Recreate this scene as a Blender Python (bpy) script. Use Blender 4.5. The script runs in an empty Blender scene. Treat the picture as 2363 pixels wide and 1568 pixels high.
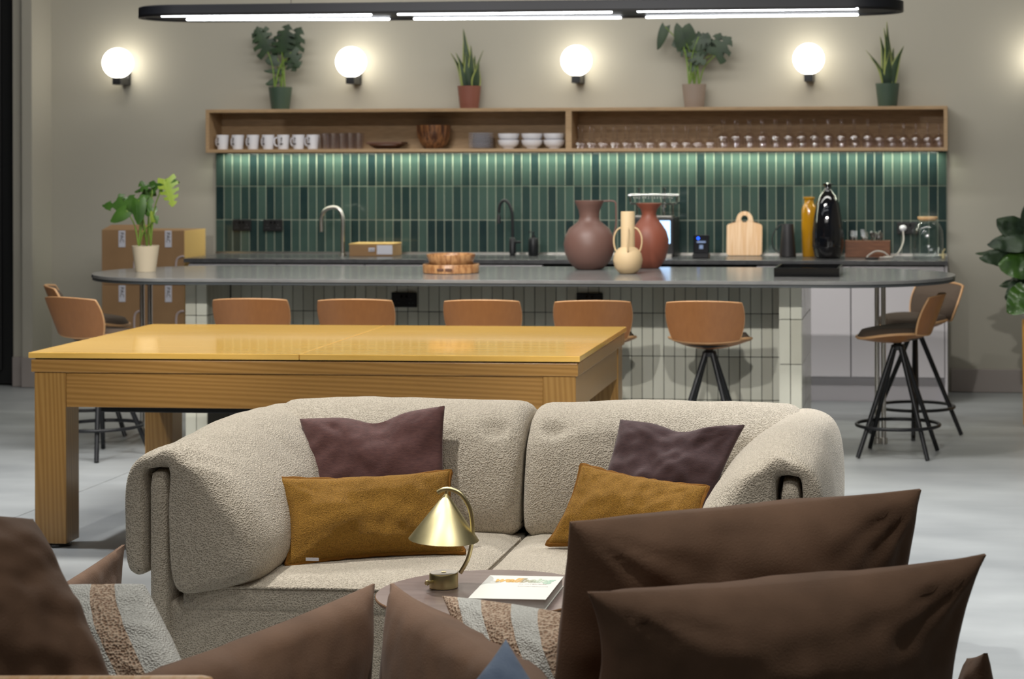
import bpy, bmesh, math, random
from mathutils import Vector as V, Matrix as M, noise
PI = math.pi
SC = bpy.context.scene
COL = SC.collection
# ------------------------------------------------------------------ camera (photo frame 2363 x 1568)
FPX = 4700.; PSI = math.atan(FPX*2.4e-5); TH = .0025
CX = 2160 - FPX*math.tan(PSI); CY = 351.; EYE = 1.55
_s, _c = math.sin(PSI), math.cos(PSI)
FW = V((-_s, _c, 0)); RT0 = V((_c, _s, 0)); UP0 = V((0, 0, 1))
RT = RT0*math.cos(TH) - UP0*math.sin(TH); UP = UP0*math.cos(TH) + RT0*math.sin(TH)
cam = bpy.data.cameras.new('camera'); co = bpy.data.objects.new('camera', cam); COL.objects.link(co)
m = M.Identity(4)
for i in range(3):
    m[i][0] = RT[i]; m[i][1] = UP[i]; m[i][2] = -FW[i]
m[2][3] = EYE
co.matrix_world = m
cam.sensor_width = 36; cam.lens = FPX/2363*36
cam.shift_x = (1181.5-CX)/2363; cam.shift_y = (CY-784)/2363
cam.clip_start = .05
cam.dof.use_dof = True; cam.dof.focus_distance = 5.5; cam.dof.aperture_fstop = 6.5
SC.camera = co
def rd(px, py): return FW + RT*((px-CX)/FPX) - UP*((py-CY)/FPX)
def aY(px, py, y):
    v = rd(px, py); v = v*(y/v.y); v.z += EYE; return v
def aZ(px, py, z):
    v = rd(px, py); v = v*((z-EYE)/v.z); v.z += EYE; return v
# ------------------------------------------------------------------ view, world, lights
SC.view_settings.view_transform = 'Standard'; SC.view_settings.look = 'None'
SC.view_settings.gamma = 1; SC.view_settings.exposure = 0.0
SC.view_settings.use_curve_mapping = False
w = bpy.data.worlds.new('world'); SC.world = w; w.use_nodes = True
w.node_tree.nodes['Background'].inputs[0].default_value = (.55, .57, .6, 1)
w.node_tree.nodes['Background'].inputs[1].default_value = .05
def spot(name, loc, tgt, power, ang=70, blend=.5, size=.06, col=(1, .97, .92)):
    l = bpy.data.lights.new(name, 'SPOT'); l.energy = power; l.spot_size = math.radians(ang); l.spot_blend = blend
    l.shadow_soft_size = size; l.color = col
    o = bpy.data.objects.new(name, l); COL.objects.link(o); o.location = loc
    o.rotation_euler = (V(tgt)-V(loc)).to_track_quat('-Z', 'Y').to_euler(); return o
def area(name, loc, tgt, power, sx, sy, col=(1, .97, .93)):
    l = bpy.data.lights.new(name, 'AREA'); l.shape = 'RECTANGLE'; l.size = sx; l.size_y = sy; l.energy = power; l.color = col
    o = bpy.data.objects.new(name, l); COL.objects.link(o); o.location = loc
    o.rotation_euler = (V(tgt)-V(loc)).to_track_quat('-Z', 'Y').to_euler(); return o
# ceiling spots of the lounge and added soft fill areas (above and out of the frame)
SC.cycles.transparent_max_bounces = 48
spot('ceiling_spot', (-2.45, 5.45, 3.55), (-1.5, 5.75, .4), 285, 62, .5, .04)
spot('ceiling_spot', (-.2, 5.3, 3.55), (-.7, 5.7, .4), 70, 60, .6, .05)
spot('ceiling_spot', (-4.6, 7.6, 3.55), (-4.9, 8.0, 0), 380, 75, .7, .08, (.97, .98, 1))
spot('ceiling_spot', (.9, 7.2, 3.55), (.7, 7.3, 0), 560, 85, .7, .08, (.97, .98, 1))
spot('ceiling_spot', (-1.4, 4.2, 3.55), (-1.1, 4.7, .5), 70, 50, .6, .04)
for x in (-4.0, -2.6, -1.2, .1): spot('ceiling_spot', (x, 8.7, 3.55), (x, 10.0, .25), 60, 60, .5, .05)
for x, tx in ((-3.6, -3.7), (-2.0, -2.2), (-.3, -.7)): spot('ceiling_spot', (x, 3.3, 3.5), (tx, 10.3, .45), 480, 34, .6, .05)
spot('ceiling_spot', (.2, 3.9, 3.55), (-.1, 4.1, .7), 110, 60, .6, .05)
spot('ceiling_spot', (-1.9, 3.5, 3.55), (-1.8, 4.0, .7), 60, 50, .6, .05)
area('fill_area', (-2.4, 8.3, 3.5), (-2.4, 8.3, 0), 130, 2.0, .4)  # added soft fill over the table and island front
area('fill_area', (-2.2, 2.6, 3.5), (-2.2, 4.2, 0), 32, 4.5, 1.2)  # added front fill for the sofa and chairs, no fixture
area('fill_area', (-2.2, 11.2, 3.5), (-2.2, 12.9, 1.2), 72, 6.5, .3, (1, .98, .93))  # added soft fill that lifts the back wall
area('shelf_led', (-2.36, 13.13, 1.545), (-2.36, 13.16, 0), 22, 4.75, .015, (.96, 1, .80))

# ------------------------------------------------------------------ materials
def s2l(c): c /= 255; return c/12.92 if c <= .04045 else ((c+.055)/1.055)**2.4
def C(r, g, b): return (s2l(r), s2l(g), s2l(b), 1)
MT = {}
def mat(name, c=None, rough=.5, metal=0, bump=None, c2=None, mix=None, coat=0, emit=None, trans=0, sheen=0, spec=.5, coatr=.05, aniso=0):
    """bump=(kind, scale, strength[, stretch]); mix=(kind, scale, stretch, lo, hi) blends c..c2"""
    mt = bpy.data.materials.new(name); mt.use_nodes = True; MT[name] = mt
    nt = mt.node_tree; N = nt.nodes; L = nt.links; b = N['Principled BSDF']
    b.inputs['Base Color'].default_value = c or (.8, .8, .8, 1)
    b.inputs['Roughness'].default_value = rough; b.inputs['Metallic'].default_value = metal
    b.inputs['Coat Weight'].default_value = coat; b.inputs['Coat Roughness'].default_value = coatr
    b.inputs['Transmission Weight'].default_value = trans
    b.inputs['Sheen Weight'].default_value = sheen; b.inputs['Sheen Roughness'].default_value = .4
    b.inputs['Specular IOR Level'].default_value = spec; b.inputs['Anisotropic'].default_value = aniso
    if emit: b.inputs['Emission Color'].default_value = emit[0]; b.inputs['Emission Strength'].default_value = emit[1]
    tc = N.new('ShaderNodeTexCoord')
    def tex(kind, sc, stretch=(1, 1, 1)):
        mp = N.new('ShaderNodeMapping'); mp.inputs['Scale'].default_value = stretch
        L.new(tc.outputs['Object'], mp.inputs[0])
        if kind == 'voronoi': t = N.new('ShaderNodeTexVoronoi'); t.inputs['Scale'].default_value = sc; o = t.outputs['Distance']
        elif kind == 'wave':
            t = N.new('ShaderNodeTexWave'); t.inputs['Scale'].default_value = sc; t.inputs['Distortion'].default_value = 9; t.bands_direction = 'DIAGONAL'
            t.inputs['Detail'].default_value = 2; t.inputs['Detail Scale'].default_value = .35; o = t.outputs['Fac']
        else: t = N.new('ShaderNodeTexNoise'); t.inputs['Scale'].default_value = sc; t.inputs['Detail'].default_value = 5; o = t.outputs['Fac']
        L.new(mp.outputs[0], t.inputs['Vector']); return o
    if c2:
        kind, sc, st, lo, hi = mix
        if kind == 'random':
            oi = N.new('ShaderNodeObjectInfo'); o = oi.outputs['Random']
            n2 = tex('noise', sc, st); ma = N.new('ShaderNodeMath'); ma.operation = 'MULTIPLY_ADD'
            ma.inputs[1].default_value = .55; L.new(n2, ma.inputs[0])
            mb = N.new('ShaderNodeMath'); mb.operation = 'MULTIPLY_ADD'; mb.inputs[1].default_value = .6; mb.inputs[2].default_value = -.08
            L.new(o, mb.inputs[0]); L.new(mb.outputs[0], ma.inputs[2]); o = ma.outputs[0]
        else: o = tex(kind, sc, st)
        r = N.new('ShaderNodeValToRGB'); r.color_ramp.elements[0].position = lo; r.color_ramp.elements[1].position = hi
        r.color_ramp.elements[0].color = c; r.color_ramp.elements[1].color = c2
        L.new(o, r.inputs[0]); L.new(r.outputs[0], b.inputs['Base Color'])
    if bump:
        st = bump[3] if len(bump) > 3 else (1, 1, 1)
        o = tex(bump[0], bump[1], st)
        bp = N.new('ShaderNodeBump'); bp.inputs['Strength'].default_value = bump[2]; bp.inputs['Distance'].default_value = bump[4] if len(bump) > 4 else .004
        L.new(o, bp.inputs['Height']); L.new(bp.outputs[0], b.inputs['Normal'])
    return mt
mat('wall', C(170, 166, 154), .9, bump=('noise', 120, .08))
mat('wall_dark', C(18, 19, 20), .6)
mat('skirting', C(150, 142, 138), .6)
mat('ceiling', C(60, 60, 62), .9)
mat('concrete', C(144, 148, 150), .42, c2=C(178, 182, 182), mix=('noise', 1.6, (1, 1.9, 1), .25, .78), bump=('noise', 9, .12))
mat('joint', C(196, 198, 194), .6)
mat('oak', C(156, 128, 94), .5, c2=C(178, 148, 112), mix=('noise', 14, (1, 12, 12), .3, .7))
mat('table_wood', C(148, 108, 54), .3, c2=C(168, 126, 68), mix=('wave', 34, (.04, .6, 1), -.3, 1), coat=.3, coatr=.15, bump=('noise', 60, .1, (1, 12, 12)))
mat('table_wood_up', C(150, 110, 56), .3, c2=C(168, 128, 70), mix=('wave', 34, (1, 1, .04), -.4, 1), coat=.3, coatr=.15)
mat('table_gloss', C(220, 174, 86), .06, c2=C(232, 188, 104), mix=('noise', 3, (1, 14, 8), .3, .75), spec=.3)
mat('brown_ply', C(150, 98, 54), .42, c2=C(158, 104, 58), mix=('noise', 9, (6, 6, 1), .3, .7), coat=.1, coatr=.3)
mat('ply_edge', C(214, 168, 120), .5)
mat('walnut', C(112, 96, 92), .28, c2=C(142, 124, 118), mix=('noise', 16, (.3, 3, 1), .2, .8), coat=.4, coatr=.12)
mat('walnut_edge', C(134, 100, 70), .4, c2=C(104, 74, 50), mix=('noise', 10, (1, 12, 1), .3, .7))
mat('acacia', C(132, 88, 54), .35, c2=C(70, 42, 28), mix=('noise', 14, (4, 4, .6), .42, .6), coat=.3)
mat('acacia_light', C(184, 138, 92), .35, c2=C(140, 94, 58), mix=('noise', 22, (3, .5, 1), .4, .62), coat=.2)
mat('maple', C(226, 178, 124), .4, c2=C(240, 202, 158), mix=('noise', 12, (6, 1, .2), .42, .58))
mat('dark_wood', C(78, 48, 32), .45, c2=C(98, 62, 42), mix=('noise', 20, (1, 10, 10), .3, .7))
mat('box_walnut', C(134, 86, 56), .45, c2=C(112, 68, 44), mix=('noise', 12, (1, 6, 6), .3, .7))
mat('stone', C(112, 112, 112), .16, c2=C(134, 134, 132), mix=('noise', 6, (1, 1, 1), .3, .75), spec=.4)
mat('stone_edge', C(70, 74, 76), .4)
mat('stone_dark', C(72, 72, 74), .25, c2=C(88, 88, 90), mix=('noise', 30, (1, 1, 1), .3, .7))
mat('cab_white', C(222, 218, 222), .45)
mat('cab_body', C(196, 192, 196), .6)
mat('black', C(16, 16, 18), .4); mat('black_metal', C(26, 27, 30), .42, spec=.4)
mat('black_gloss', C(14, 14, 15), .15)
mat('pendant_black', C(24, 26, 32), .5)
mat('chrome', C(215, 215, 215), .08, 1); mat('steel', C(200, 196, 190), .28, 1)
mat('brass', C(212, 200, 154), .38, 1, aniso=.5, bump=('noise', 40, .05, (1, 1, 60)))
mat('brass_top', C(214, 208, 196), .3, 1)
mat('green_tile', C(22, 38, 42), .14, c2=C(72, 92, 84), mix=('random', 9, (1, 1, .5), .1, 1.0), bump=('noise', 14, .25), coat=.25)
mat('green_grout', C(140, 146, 130), .8)
mat('cream_tile', C(198, 196, 180), .16, c2=C(226, 226, 212), mix=('random', 8, (1, 1, .5), .1, .95), bump=('noise', 14, .25))
mat('dark_grout', C(52, 50, 46), .8)
mat('boucle', C(140, 130, 112), .95, c2=C(200, 190, 173), mix=('voronoi', 230, (1, 1, 1), .05, .55), bump=('voronoi', 230, .9, (1, 1, 1), .0035), sheen=.2)
mat('plum', C(78, 48, 46), .85, c2=C(98, 62, 58), mix=('noise', 60, (1, 1, 4), .3, .7), bump=('noise', 260, .35, (1, 1, 3)), sheen=.25)
mat('plum_dark', C(62, 42, 44), .85, c2=C(76, 52, 53), mix=('noise', 60, (1, 1, 4), .3, .7), bump=('noise', 260, .35, (1, 1, 3)), sheen=.2)
mat('mustard', C(126, 88, 16), .9, c2=C(160, 116, 36), mix=('noise', 300, (1, 1, 1), .35, .65), bump=('voronoi', 330, .8, (1, 1, 1.6), .003))
mat('mustard_edge', C(130, 84, 12), .9, bump=('noise', 300, .5))
mat('velvet', C(102, 76, 56), .85, c2=C(126, 96, 74), mix=('noise', 6, (1, 1, 1), .3, .72), bump=('noise', 240, .25), sheen=.08)
mat('blue_fabric', C(92, 108, 132), .9, c2=C(130, 146, 168), mix=('noise', 14, (1, 1, 1), .3, .7), bump=('noise', 300, .3), sheen=.2)
mat('knit_white', C(214, 214, 206), .95, bump=('voronoi', 260, .9, (1, 1, 1), .005), sheen=.2)
mat('knit_brown', C(150, 116, 92), .95, c2=C(206, 184, 160), mix=('voronoi', 170, (1, 1, 1), .15, .7), bump=('voronoi', 170, 1, (1, 1, 1), .006))
mat('stool_fabric', C(88, 74, 62), .9, bump=('noise', 200, .3)); mat('stool_fabric_light', C(120, 100, 86), .9, bump=('noise', 200, .3))
mat('terracotta', C(134, 74, 56), .5, bump=('noise', 90, .06)); mat('mauve', C(106, 78, 70), .48, bump=('noise', 90, .06)); mat('cream_ceramic', C(204, 178, 138), .6)
mat('beige_pot', C(206, 192, 166), .7); mat('green_pot', C(58, 76, 62), .5); mat('rust_pot', C(122, 72, 58), .6); mat('taupe_pot', C(142, 126, 114), .6)
mat('white_ceramic', C(228, 228, 234), .15); mat('plate_rim', C(176, 182, 196), .2)
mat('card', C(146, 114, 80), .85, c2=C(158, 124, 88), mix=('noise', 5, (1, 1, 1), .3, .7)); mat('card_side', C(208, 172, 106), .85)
mat('print_lilac', C(186, 172, 172), .8); mat('print_pink', C(206, 100, 140), .8); mat('print_cream', C(214, 190, 130), .8); mat('print_dark', C(70, 58, 56), .8)
mat('paper', C(216, 216, 208), .6); mat('page_edge', C(206, 202, 196), .8, bump=('noise', 40, .4, (1, 1, 80))); mat('label_white', C(206, 206, 216), .6)
mat('soil', C(40, 30, 22), .95)
mat('leaf', C(42, 72, 28), .35, c2=C(74, 112, 42), mix=('noise', 9, (1, 1, 1), .3, .75), coat=.2)
mat('leaf_bright', C(118, 146, 44), .4, c2=C(154, 174, 72), mix=('noise', 12, (1, 1, 1), .3, .75))
mat('leaf_dark', C(32, 48, 36), .5, c2=C(54, 76, 44), mix=('noise', 9, (1, 1, 1), .3, .75))
mat('leaf_edge', C(150, 160, 86), .45); mat('stem', C(110, 138, 52), .5)
mat('yellow_glass', C(190, 136, 24), .12, coat=.5); mat('dark_glass', C(12, 18, 28), .03, coat=1, c2=C(34, 30, 26), mix=('noise', 9, (1, 1, 1), .3, .7))
mat('globe', C(255, 250, 240), .3, emit=((1, .94, .80, 1), 7.5)); mat('led_tube', C(255, 255, 255), .3, emit=((.93, .96, 1, 1), 9))
mat('screen', C(20, 40, 90), .1, emit=((.45, .68, 1, 1), 2.2)); mat('screen_dark', C(10, 12, 20), .1); mat('blue_led', C(10, 20, 90), .2, emit=((.02, .12, 1, 1), 4)); mat('screen_text', C(70, 90, 120), .3, emit=((.1, .18, .35, 1), .6))
mat('jug_grey', C(40, 38, 40), .5); mat('cable', C(206, 200, 192), .5)
mat('yellow_pot', C(212, 150, 30), .5)
def glass(name, tint=(1, 1, 1, 1), lo=.06):
    mt = bpy.data.materials.new(name); mt.use_nodes = True; MT[name] = mt; nt = mt.node_tree; N = nt.nodes; L = nt.links
    N.remove(N['Principled BSDF']); t = N.new('ShaderNodeBsdfTransparent'); t.inputs[0].default_value = tint
    g = N.new('ShaderNodeBsdfGlossy'); g.inputs['Roughness'].default_value = .1
    f = N.new('ShaderNodeLayerWeight'); f.inputs[0].default_value = .5; w_ = N.new('ShaderNodeMath'); w_.operation = 'POWER'; w_.inputs[1].default_value = 2.6
    a = N.new('ShaderNodeMath'); a.operation = 'MULTIPLY_ADD'; a.inputs[1].default_value = .6; a.inputs[2].default_value = lo; a.use_clamp = True
    mx = N.new('ShaderNodeMixShader'); L.new(f.outputs['Facing'], w_.inputs[0]); L.new(w_.outputs[0], a.inputs[0]); L.new(a.outputs[0], mx.inputs[0]); L.new(t.outputs[0], mx.inputs[1]); L.new(g.outputs[0], mx.inputs[2])
    L.new(mx.outputs[0], N['Material Output'].inputs[0])
glass('clear_glass', (.95, .93, .94, 1), .11)
glass('jar_glass', (.9, .93, .93, 1), .07)
# book title: printed colours run from tan to green along the word
mt = mat('title_print', C(200, 160, 80), .6); nt = mt.node_tree
_tc = nt.nodes.new('ShaderNodeTexCoord'); _sp = nt.nodes.new('ShaderNodeSeparateXYZ'); _r = nt.nodes.new('ShaderNodeValToRGB')
nt.links.new(_tc.outputs['Generated'], _sp.inputs[0]); nt.links.new(_sp.outputs[0], _r.inputs[0]); nt.links.new(_r.outputs[0], nt.nodes['Principled BSDF'].inputs['Base Color'])
_r.color_ramp.elements[0].color = C(212, 168, 84); _r.color_ramp.elements[1].color = C(150, 186, 166)
e = _r.color_ramp.elements.new(.42); e.color = C(206, 160, 80); e = _r.color_ramp.elements.new(.46); e.color = C(150, 136, 104); e = _r.color_ramp.elements.new(.75); e.color = C(186, 200, 180)
# ------------------------------------------------------------------ object helpers
MWD = {}
def tag(o, label=None, cat=None, group=None, kind=None):
    if label: o['label'] = label
    if cat: o['category'] = cat
    if group: o['group'] = group
    if kind: o['kind'] = kind
    return o
def T(name, label, cat, loc=(0, 0, 0), rz=0, group=None):
    o = bpy.data.objects.new(name, None); COL.objects.link(o); o.location = loc; o.rotation_euler = (0, 0, rz); o.empty_display_size = .05
    MWD[o.name] = M.Translation(V(loc)) @ M.Rotation(rz, 4, 'Z'); return tag(o, label, cat, group)
def P(name, bm, mats, parent=None, world=False, smooth=None, label=None, kind=None, loc=None):
    """link bm as one mesh; smooth = auto-smooth angle in degrees, None = flat"""
    if not isinstance(mats, (list, tuple)): mats = [mats]
    if world and parent is not None: bm.transform(MWD[parent.name].inverted())
    if loc is not None: bm.transform(M.Translation(-V(loc)))
    bmesh.ops.recalc_face_normals(bm, faces=bm.faces)
    if smooth:
        a = math.radians(smooth)
        for f in bm.faces: f.smooth = True
        for e in bm.edges:
            if len(e.link_faces) == 2 and e.calc_face_angle(0) > a: e.smooth = False
    me = bpy.data.meshes.new(name); bm.to_mesh(me); bm.free()
    for x in mats: me.materials.append(MT[x])
    o = bpy.data.objects.new(name, me); COL.objects.link(o)
    if parent is not None: o.parent = parent; MWD[o.name] = MWD[parent.name]
    else: MWD[o.name] = M.Identity(4)
    if loc is not None: o.location = loc; MWD[o.name] = MWD[o.name] @ M.Translation(V(loc))
    if label: o['label'] = label
    if kind: o['kind'] = kind
    return o
def dup(root, loc, rz=0, label=None, scale=None):
    def cp(o, par):
        c = o.copy(); COL.objects.link(c)
        if par is not None: c.parent = par
        for ch in o.children: cp(ch, c)
        return c
    r = cp(root, None); r.location = loc; r.rotation_euler = (0, 0, rz)
    if label: r['label'] = label
    if scale: r.scale = scale
    return r
def NB(): return bmesh.new()
def box(bm, x0, x1, y0, y1, z0, z1, bev=0, seg=2, mi=0):
    vs = [bm.verts.new((x, y, z)) for z in (z0, z1) for y in (y0, y1) for x in (x0, x1)]
    fs = [bm.faces.new([vs[i] for i in q]) for q in ((0, 2, 3, 1), (4, 5, 7, 6), (0, 1, 5, 4), (2, 6, 7, 3), (0, 4, 6, 2), (1, 3, 7, 5))]
    for f in fs: f.material_index = mi
    if bev:
        es = list({e for f in fs for e in f.edges})
        bmesh.ops.bevel(bm, geom=es, offset=bev, segments=seg, profile=.5, affect='EDGES')
    return bm
def BX(*a, **k): return box(NB(), *a, **k)
def rings(bm, R, closed=True, cap=True, mi=0):
    vs = [[bm.verts.new(p) for p in r] for r in R]; n = len(R[0])
    for a, b in zip(vs, vs[1:]):
        for i in range(n if closed else n-1):
            j = (i+1) % n
            f = bm.faces.new((a[i], a[j], b[j], b[i])); f.material_index = mi
    if cap:
        for r in (vs[0], vs[-1]):
            try: f = bm.faces.new(r); f.material_index = mi
            except ValueError: pass
    return vs
def lathe(bm, prof, seg=24, c=(0, 0, 0), cap=True, mi=0):
    R = []
    for r, z in prof:
        r = max(r, .0004)
        R.append([V((c[0]+r*math.cos(2*PI*i/seg), c[1]+r*math.sin(2*PI*i/seg), c[2]+z)) for i in range(seg)])
    rings(bm, R, True, cap, mi); return bm
def LT(prof, seg=24, c=(0, 0, 0), cap=True): return lathe(NB(), prof, seg, c, cap)
def cat(pts, n=6, closed=False):
    pts = [V(p) for p in pts]; out = []; N = len(pts)
    for i in range(N if closed else N-1):
        g = (lambda k: pts[k % N]) if closed else (lambda k: pts[min(max(k, 0), N-1)])
        p0, p1, p2, p3 = g(i-1), g(i), g(i+1), g(i+2)
        for k in range(n):
            t = k/n
            out.append(.5*((2*p1)+(p2-p0)*t+(2*p0-5*p1+4*p2-p3)*t*t+(3*p1-p0-3*p2+p3)*t**3))
    if not closed: out.append(pts[-1])
    return out
def tube(bm, pts, r, seg=8, closed=False, flat=1, mi=0):
    pts = [V(p) for p in pts]; n = len(pts); R = []; up = None
    for i, p in enumerate(pts):
        a = pts[(i-1) % n] if (closed or i) else p; b = pts[(i+1) % n] if (closed or i < n-1) else p
        t = (b-a).normalized()
        if up is None: up = V((0, 0, 1)) if abs(t.z) < .9 else V((1, 0, 0))
        s = t.cross(up).normalized(); up = s.cross(t).normalized()
        rr = r[i] if isinstance(r, (list, tuple)) else r
        R.append([p+s*(rr*math.cos(2*PI*k/seg))+up*(rr*flat*math.sin(2*PI*k/seg)) for k in range(seg)])
    if closed: R.append([v.copy() for v in R[0]])
    rings(bm, R, True, not closed, mi)
    if closed: bmesh.ops.remove_doubles(bm, verts=bm.verts, dist=1e-6)
    return bm
def TB(pts, r, seg=8, **k): return tube(NB(), pts, r, seg, **k)
def plate(bm, nu, nv, Pf, t0, t1, mf=None):
    """solid sheet over (a,b) in [-1,1]^2: Pf(a,b)->(point, normal); offsets t0/t1(a,b) along the normal"""
    A = []; B = []
    for j in range(nv+1):
        ra = []; rb = []
        for i in range(nu+1):
            a = 2*i/nu-1; b = 2*j/nv-1; p, n = Pf(a, b)
            ra.append(bm.verts.new(p+n*t0(a, b))); rb.append(bm.verts.new(p+n*t1(a, b)))
        A.append(ra); B.append(rb)
    for j in range(nv):
        for i in range(nu):
            k = mf((2*i+1)/nu-1, (2*j+1)/nv-1) if mf else 0
            f = bm.faces.new((A[j][i], A[j][i+1], A[j+1][i+1], A[j+1][i])); f.material_index = k
            f = bm.faces.new((B[j][i], B[j+1][i], B[j+1][i+1], B[j][i+1])); f.material_index = k
    loop = [(0, i) for i in range(nu)]+[(j, nu) for j in range(nv)]+[(nv, i) for i in range(nu, 0, -1)]+[(j, 0) for j in range(nv, 0, -1)]
    for k in range(len(loop)):
        (j, i), (jj, ii) = loop[k], loop[(k+1) % len(loop)]
        f = bm.faces.new((A[j][i], A[jj][ii], B[jj][ii], B[j][i]))
        f.material_index = mf(min(max(2*i/nu-1, -.999), .999), min(max(2*j/nv-1, -.999), .999)) if mf else 0
    return bm
def pillow(crn, T0, conc=.1, chop=0, n=44, seed=0, wr=.006, edge=.004, power=.55, mf=None, bias=.5, bow=0, wfreq=5, chopw=.35, concb=None, wrad=0):
    """crn: bottom-left, bottom-right, top-right, top-left; returns bmesh and the edge outline.
    conc pulls the sides in between the corners; chop dents the top edge."""
    bl, br, tr, tl = [V(p) for p in crn]
    nrm = ((br-bl)+(tr-tl)).cross((tl-bl)+(tr-br)).normalized()    # towards the viewer for this corner order
    hgt = ((tl-bl).length+(tr-br).length)/2; wid = ((br-bl).length+(tr-tl).length)/2
    cb = conc if concb is None else concb
    def Pf(a, b):
        a2 = a*(1-conc*(1-b*b)); b2 = b*(1-(conc if b > 0 else cb)*(1-a*a)*(wid/hgt)**.5)
        if chop: b2 -= chop*math.exp(-((a-.05)/chopw)**2)*max(0, (b+.3)/1.3)**1.5
        u = (a2+1)/2; v = (b2+1)/2
        p = (bl*(1-u)+br*u)*(1-v)+(tl*(1-u)+tr*u)*v
        p = p - nrm*bow*(1-a*a)
        return p, nrm
    def th(a, b):
        k = max(0, (1-a*a))*max(0, (1-b*b)); t = T0*k**power
        q = V((a*wfreq*wid, b*wfreq*hgt, seed*7.3)); w_ = noise.noise(q)*wr*1.6 + noise.noise(q*2.7)*wr*.8
        r = math.hypot(abs(a)-1, abs(b)-1)       # folds radiating from the corners
        ang = math.atan2(1-abs(b), 1-abs(a)); w_ += wrad*math.sin(ang*16+seed)*math.exp(-r*2.6)*min(1, r*6)
        if chop: t *= 1-.55*math.exp(-((a-.05)/(chopw*.8))**2)*max(0, b)
        return t + w_*min(1, k*6)
    bm = plate(NB(), n, max(10, int(n*hgt/wid)), Pf, lambda a, b: th(a, b)*bias*2+edge, lambda a, b: -th(a, b)*(1-bias)*2-edge, mf)
    out = [Pf(i/12, -1)[0] for i in range(-12, 12)]+[Pf(1, i/8)[0] for i in range(-8, 8)]+[Pf(-i/12, 1)[0] for i in range(-12, 12)]+[Pf(-1, -i/8)[0] for i in range(-8, 8)]
    return bm, out
def text_bm(s, size, depth=.0004, shear=0, offset=0):
    c = bpy.data.curves.new('t', 'FONT'); c.body = s; c.size = size; c.extrude = depth; c.shear = shear; c.offset = offset; c.resolution_u = 3
    o = bpy.data.objects.new('t', c); me = bpy.data.meshes.new_from_object(o); bm = NB(); bm.from_mesh(me)
    bpy.data.meshes.remove(me); bpy.data.objects.remove(o); bpy.data.curves.remove(c); return bm
ORD = ['first', 'second', 'third', 'fourth', 'fifth', 'sixth', 'seventh', 'eighth', 'ninth', 'tenth', 'eleventh', 'twelfth', 'thirteenth', 'fourteenth', 'fifteenth', 'sixteenth', 'seventeenth', 'eighteenth']
# ================================================================== THE SETTING
WY = 13.2
o = P('floor', BX(-9, 4, -2, 14, -.12, -.004), 'joint'); tag(o, kind='structure')
xs = [-9, -3.9, 1.6, 4]; ys = [-2, 4.6, 11.6, 14]
for i in range(3):
    for j in range(3):
        c0 = ((xs[i]+xs[i+1])/2, (ys[j]+ys[j+1])/2, 0)
        P('floor_slab', BX(xs[i]+.003, xs[i+1]-.003, ys[j]+.003, ys[j+1]-.003, -.03, 0), 'concrete', o)
wb = P('wall_back', BX(-9, 4, WY, WY+.2, 0, 3.6), 'wall'); tag(wb, kind='structure')
tag(P('wall_right', BX(3.6, 3.8, -2, WY, 0, 3.6), 'wall'), kind='structure')
tag(P('wall_front', BX(-9, 4, -2.2, -2, 0, 3.6), 'wall'), kind='structure')
tag(P('wall_left', BX(-8.9, -8.7, -2, WY, 0, 3.6), 'wall_dark'), kind='structure')
tag(P('ceiling', BX(-9, 4, -2, 14, 3.6, 3.8), 'ceiling'), kind='structure')
# projecting pier at the left with the dark doorway beside it
pl = aY(24, 500, 12.9).x; pr = aY(74, 500, 12.9).x; pm = aY(51, 500, 12.9).x
tag(P('wall_pier', box(BX(pm, pr, 12.9, WY, 0, 3.6), pl, pm, 12.94, WY, 0, 3.6), 'wall'), kind='structure')
dr = P('door_1', BX(pl-1.3, pl-.01, 13.0, 13.12, 0.012, 3.5), 'wall_dark'); tag(dr, kind='structure')
P('door_panel', BX(pl-1.2, pl-.1, 12.975, 12.999, .1, 3.3, .008), 'black', dr)
bl_ = NB(); box(bl_, pr, -4.85, WY-.018, WY, 0.002, .19, .004); tag(P('baseboard_back', bl_, 'skirting'), kind='structure')
tag(P('baseboard_pier', box(BX(pm-.0, pr+.02, 12.88, 12.9, .002, .2, .004), pl, pm, 12.92, 12.94, .002, .2, .004), 'skirting'), kind='structure')
tag(P('baseboard_right', BX(.09, 3.6, WY-.018, WY, .002, .15, .004), 'skirting'), kind='structure')
# green splashback: recessed grout board and 84 x 3 glazed tiles
SX0, SX1, SZ = -4.793, .068, .885
P('grout_board', BX(SX0, SX1, WY-.0165, WY-.002, SZ, 1.555), 'green_grout', wb)
nT = 84; tw = (SX1-SX0)/nT; hh = .2235
rnd = random.Random(3)
tm = None
for j in range(3):
    for i in range(nT):
        x = SX0+tw*(i+.5); z = 1.552-hh*(j+.5)
        if tm is None:
            o = P('tile', BX(-tw/2+.0024, tw/2-.0024, -.004, .004, -hh/2+.0024, hh/2-.0024, .0015, 1), 'green_tile', wb, loc=None)
            tm = o.data
        else:
            o = bpy.data.objects.new('tile', tm); COL.objects.link(o); o.parent = wb
        o.location = (x, WY-.0145+rnd.uniform(-.0006, .0006), z); o.rotation_euler = (rnd.uniform(-.004, .004), 0, rnd.uniform(-.02, .02))
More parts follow.
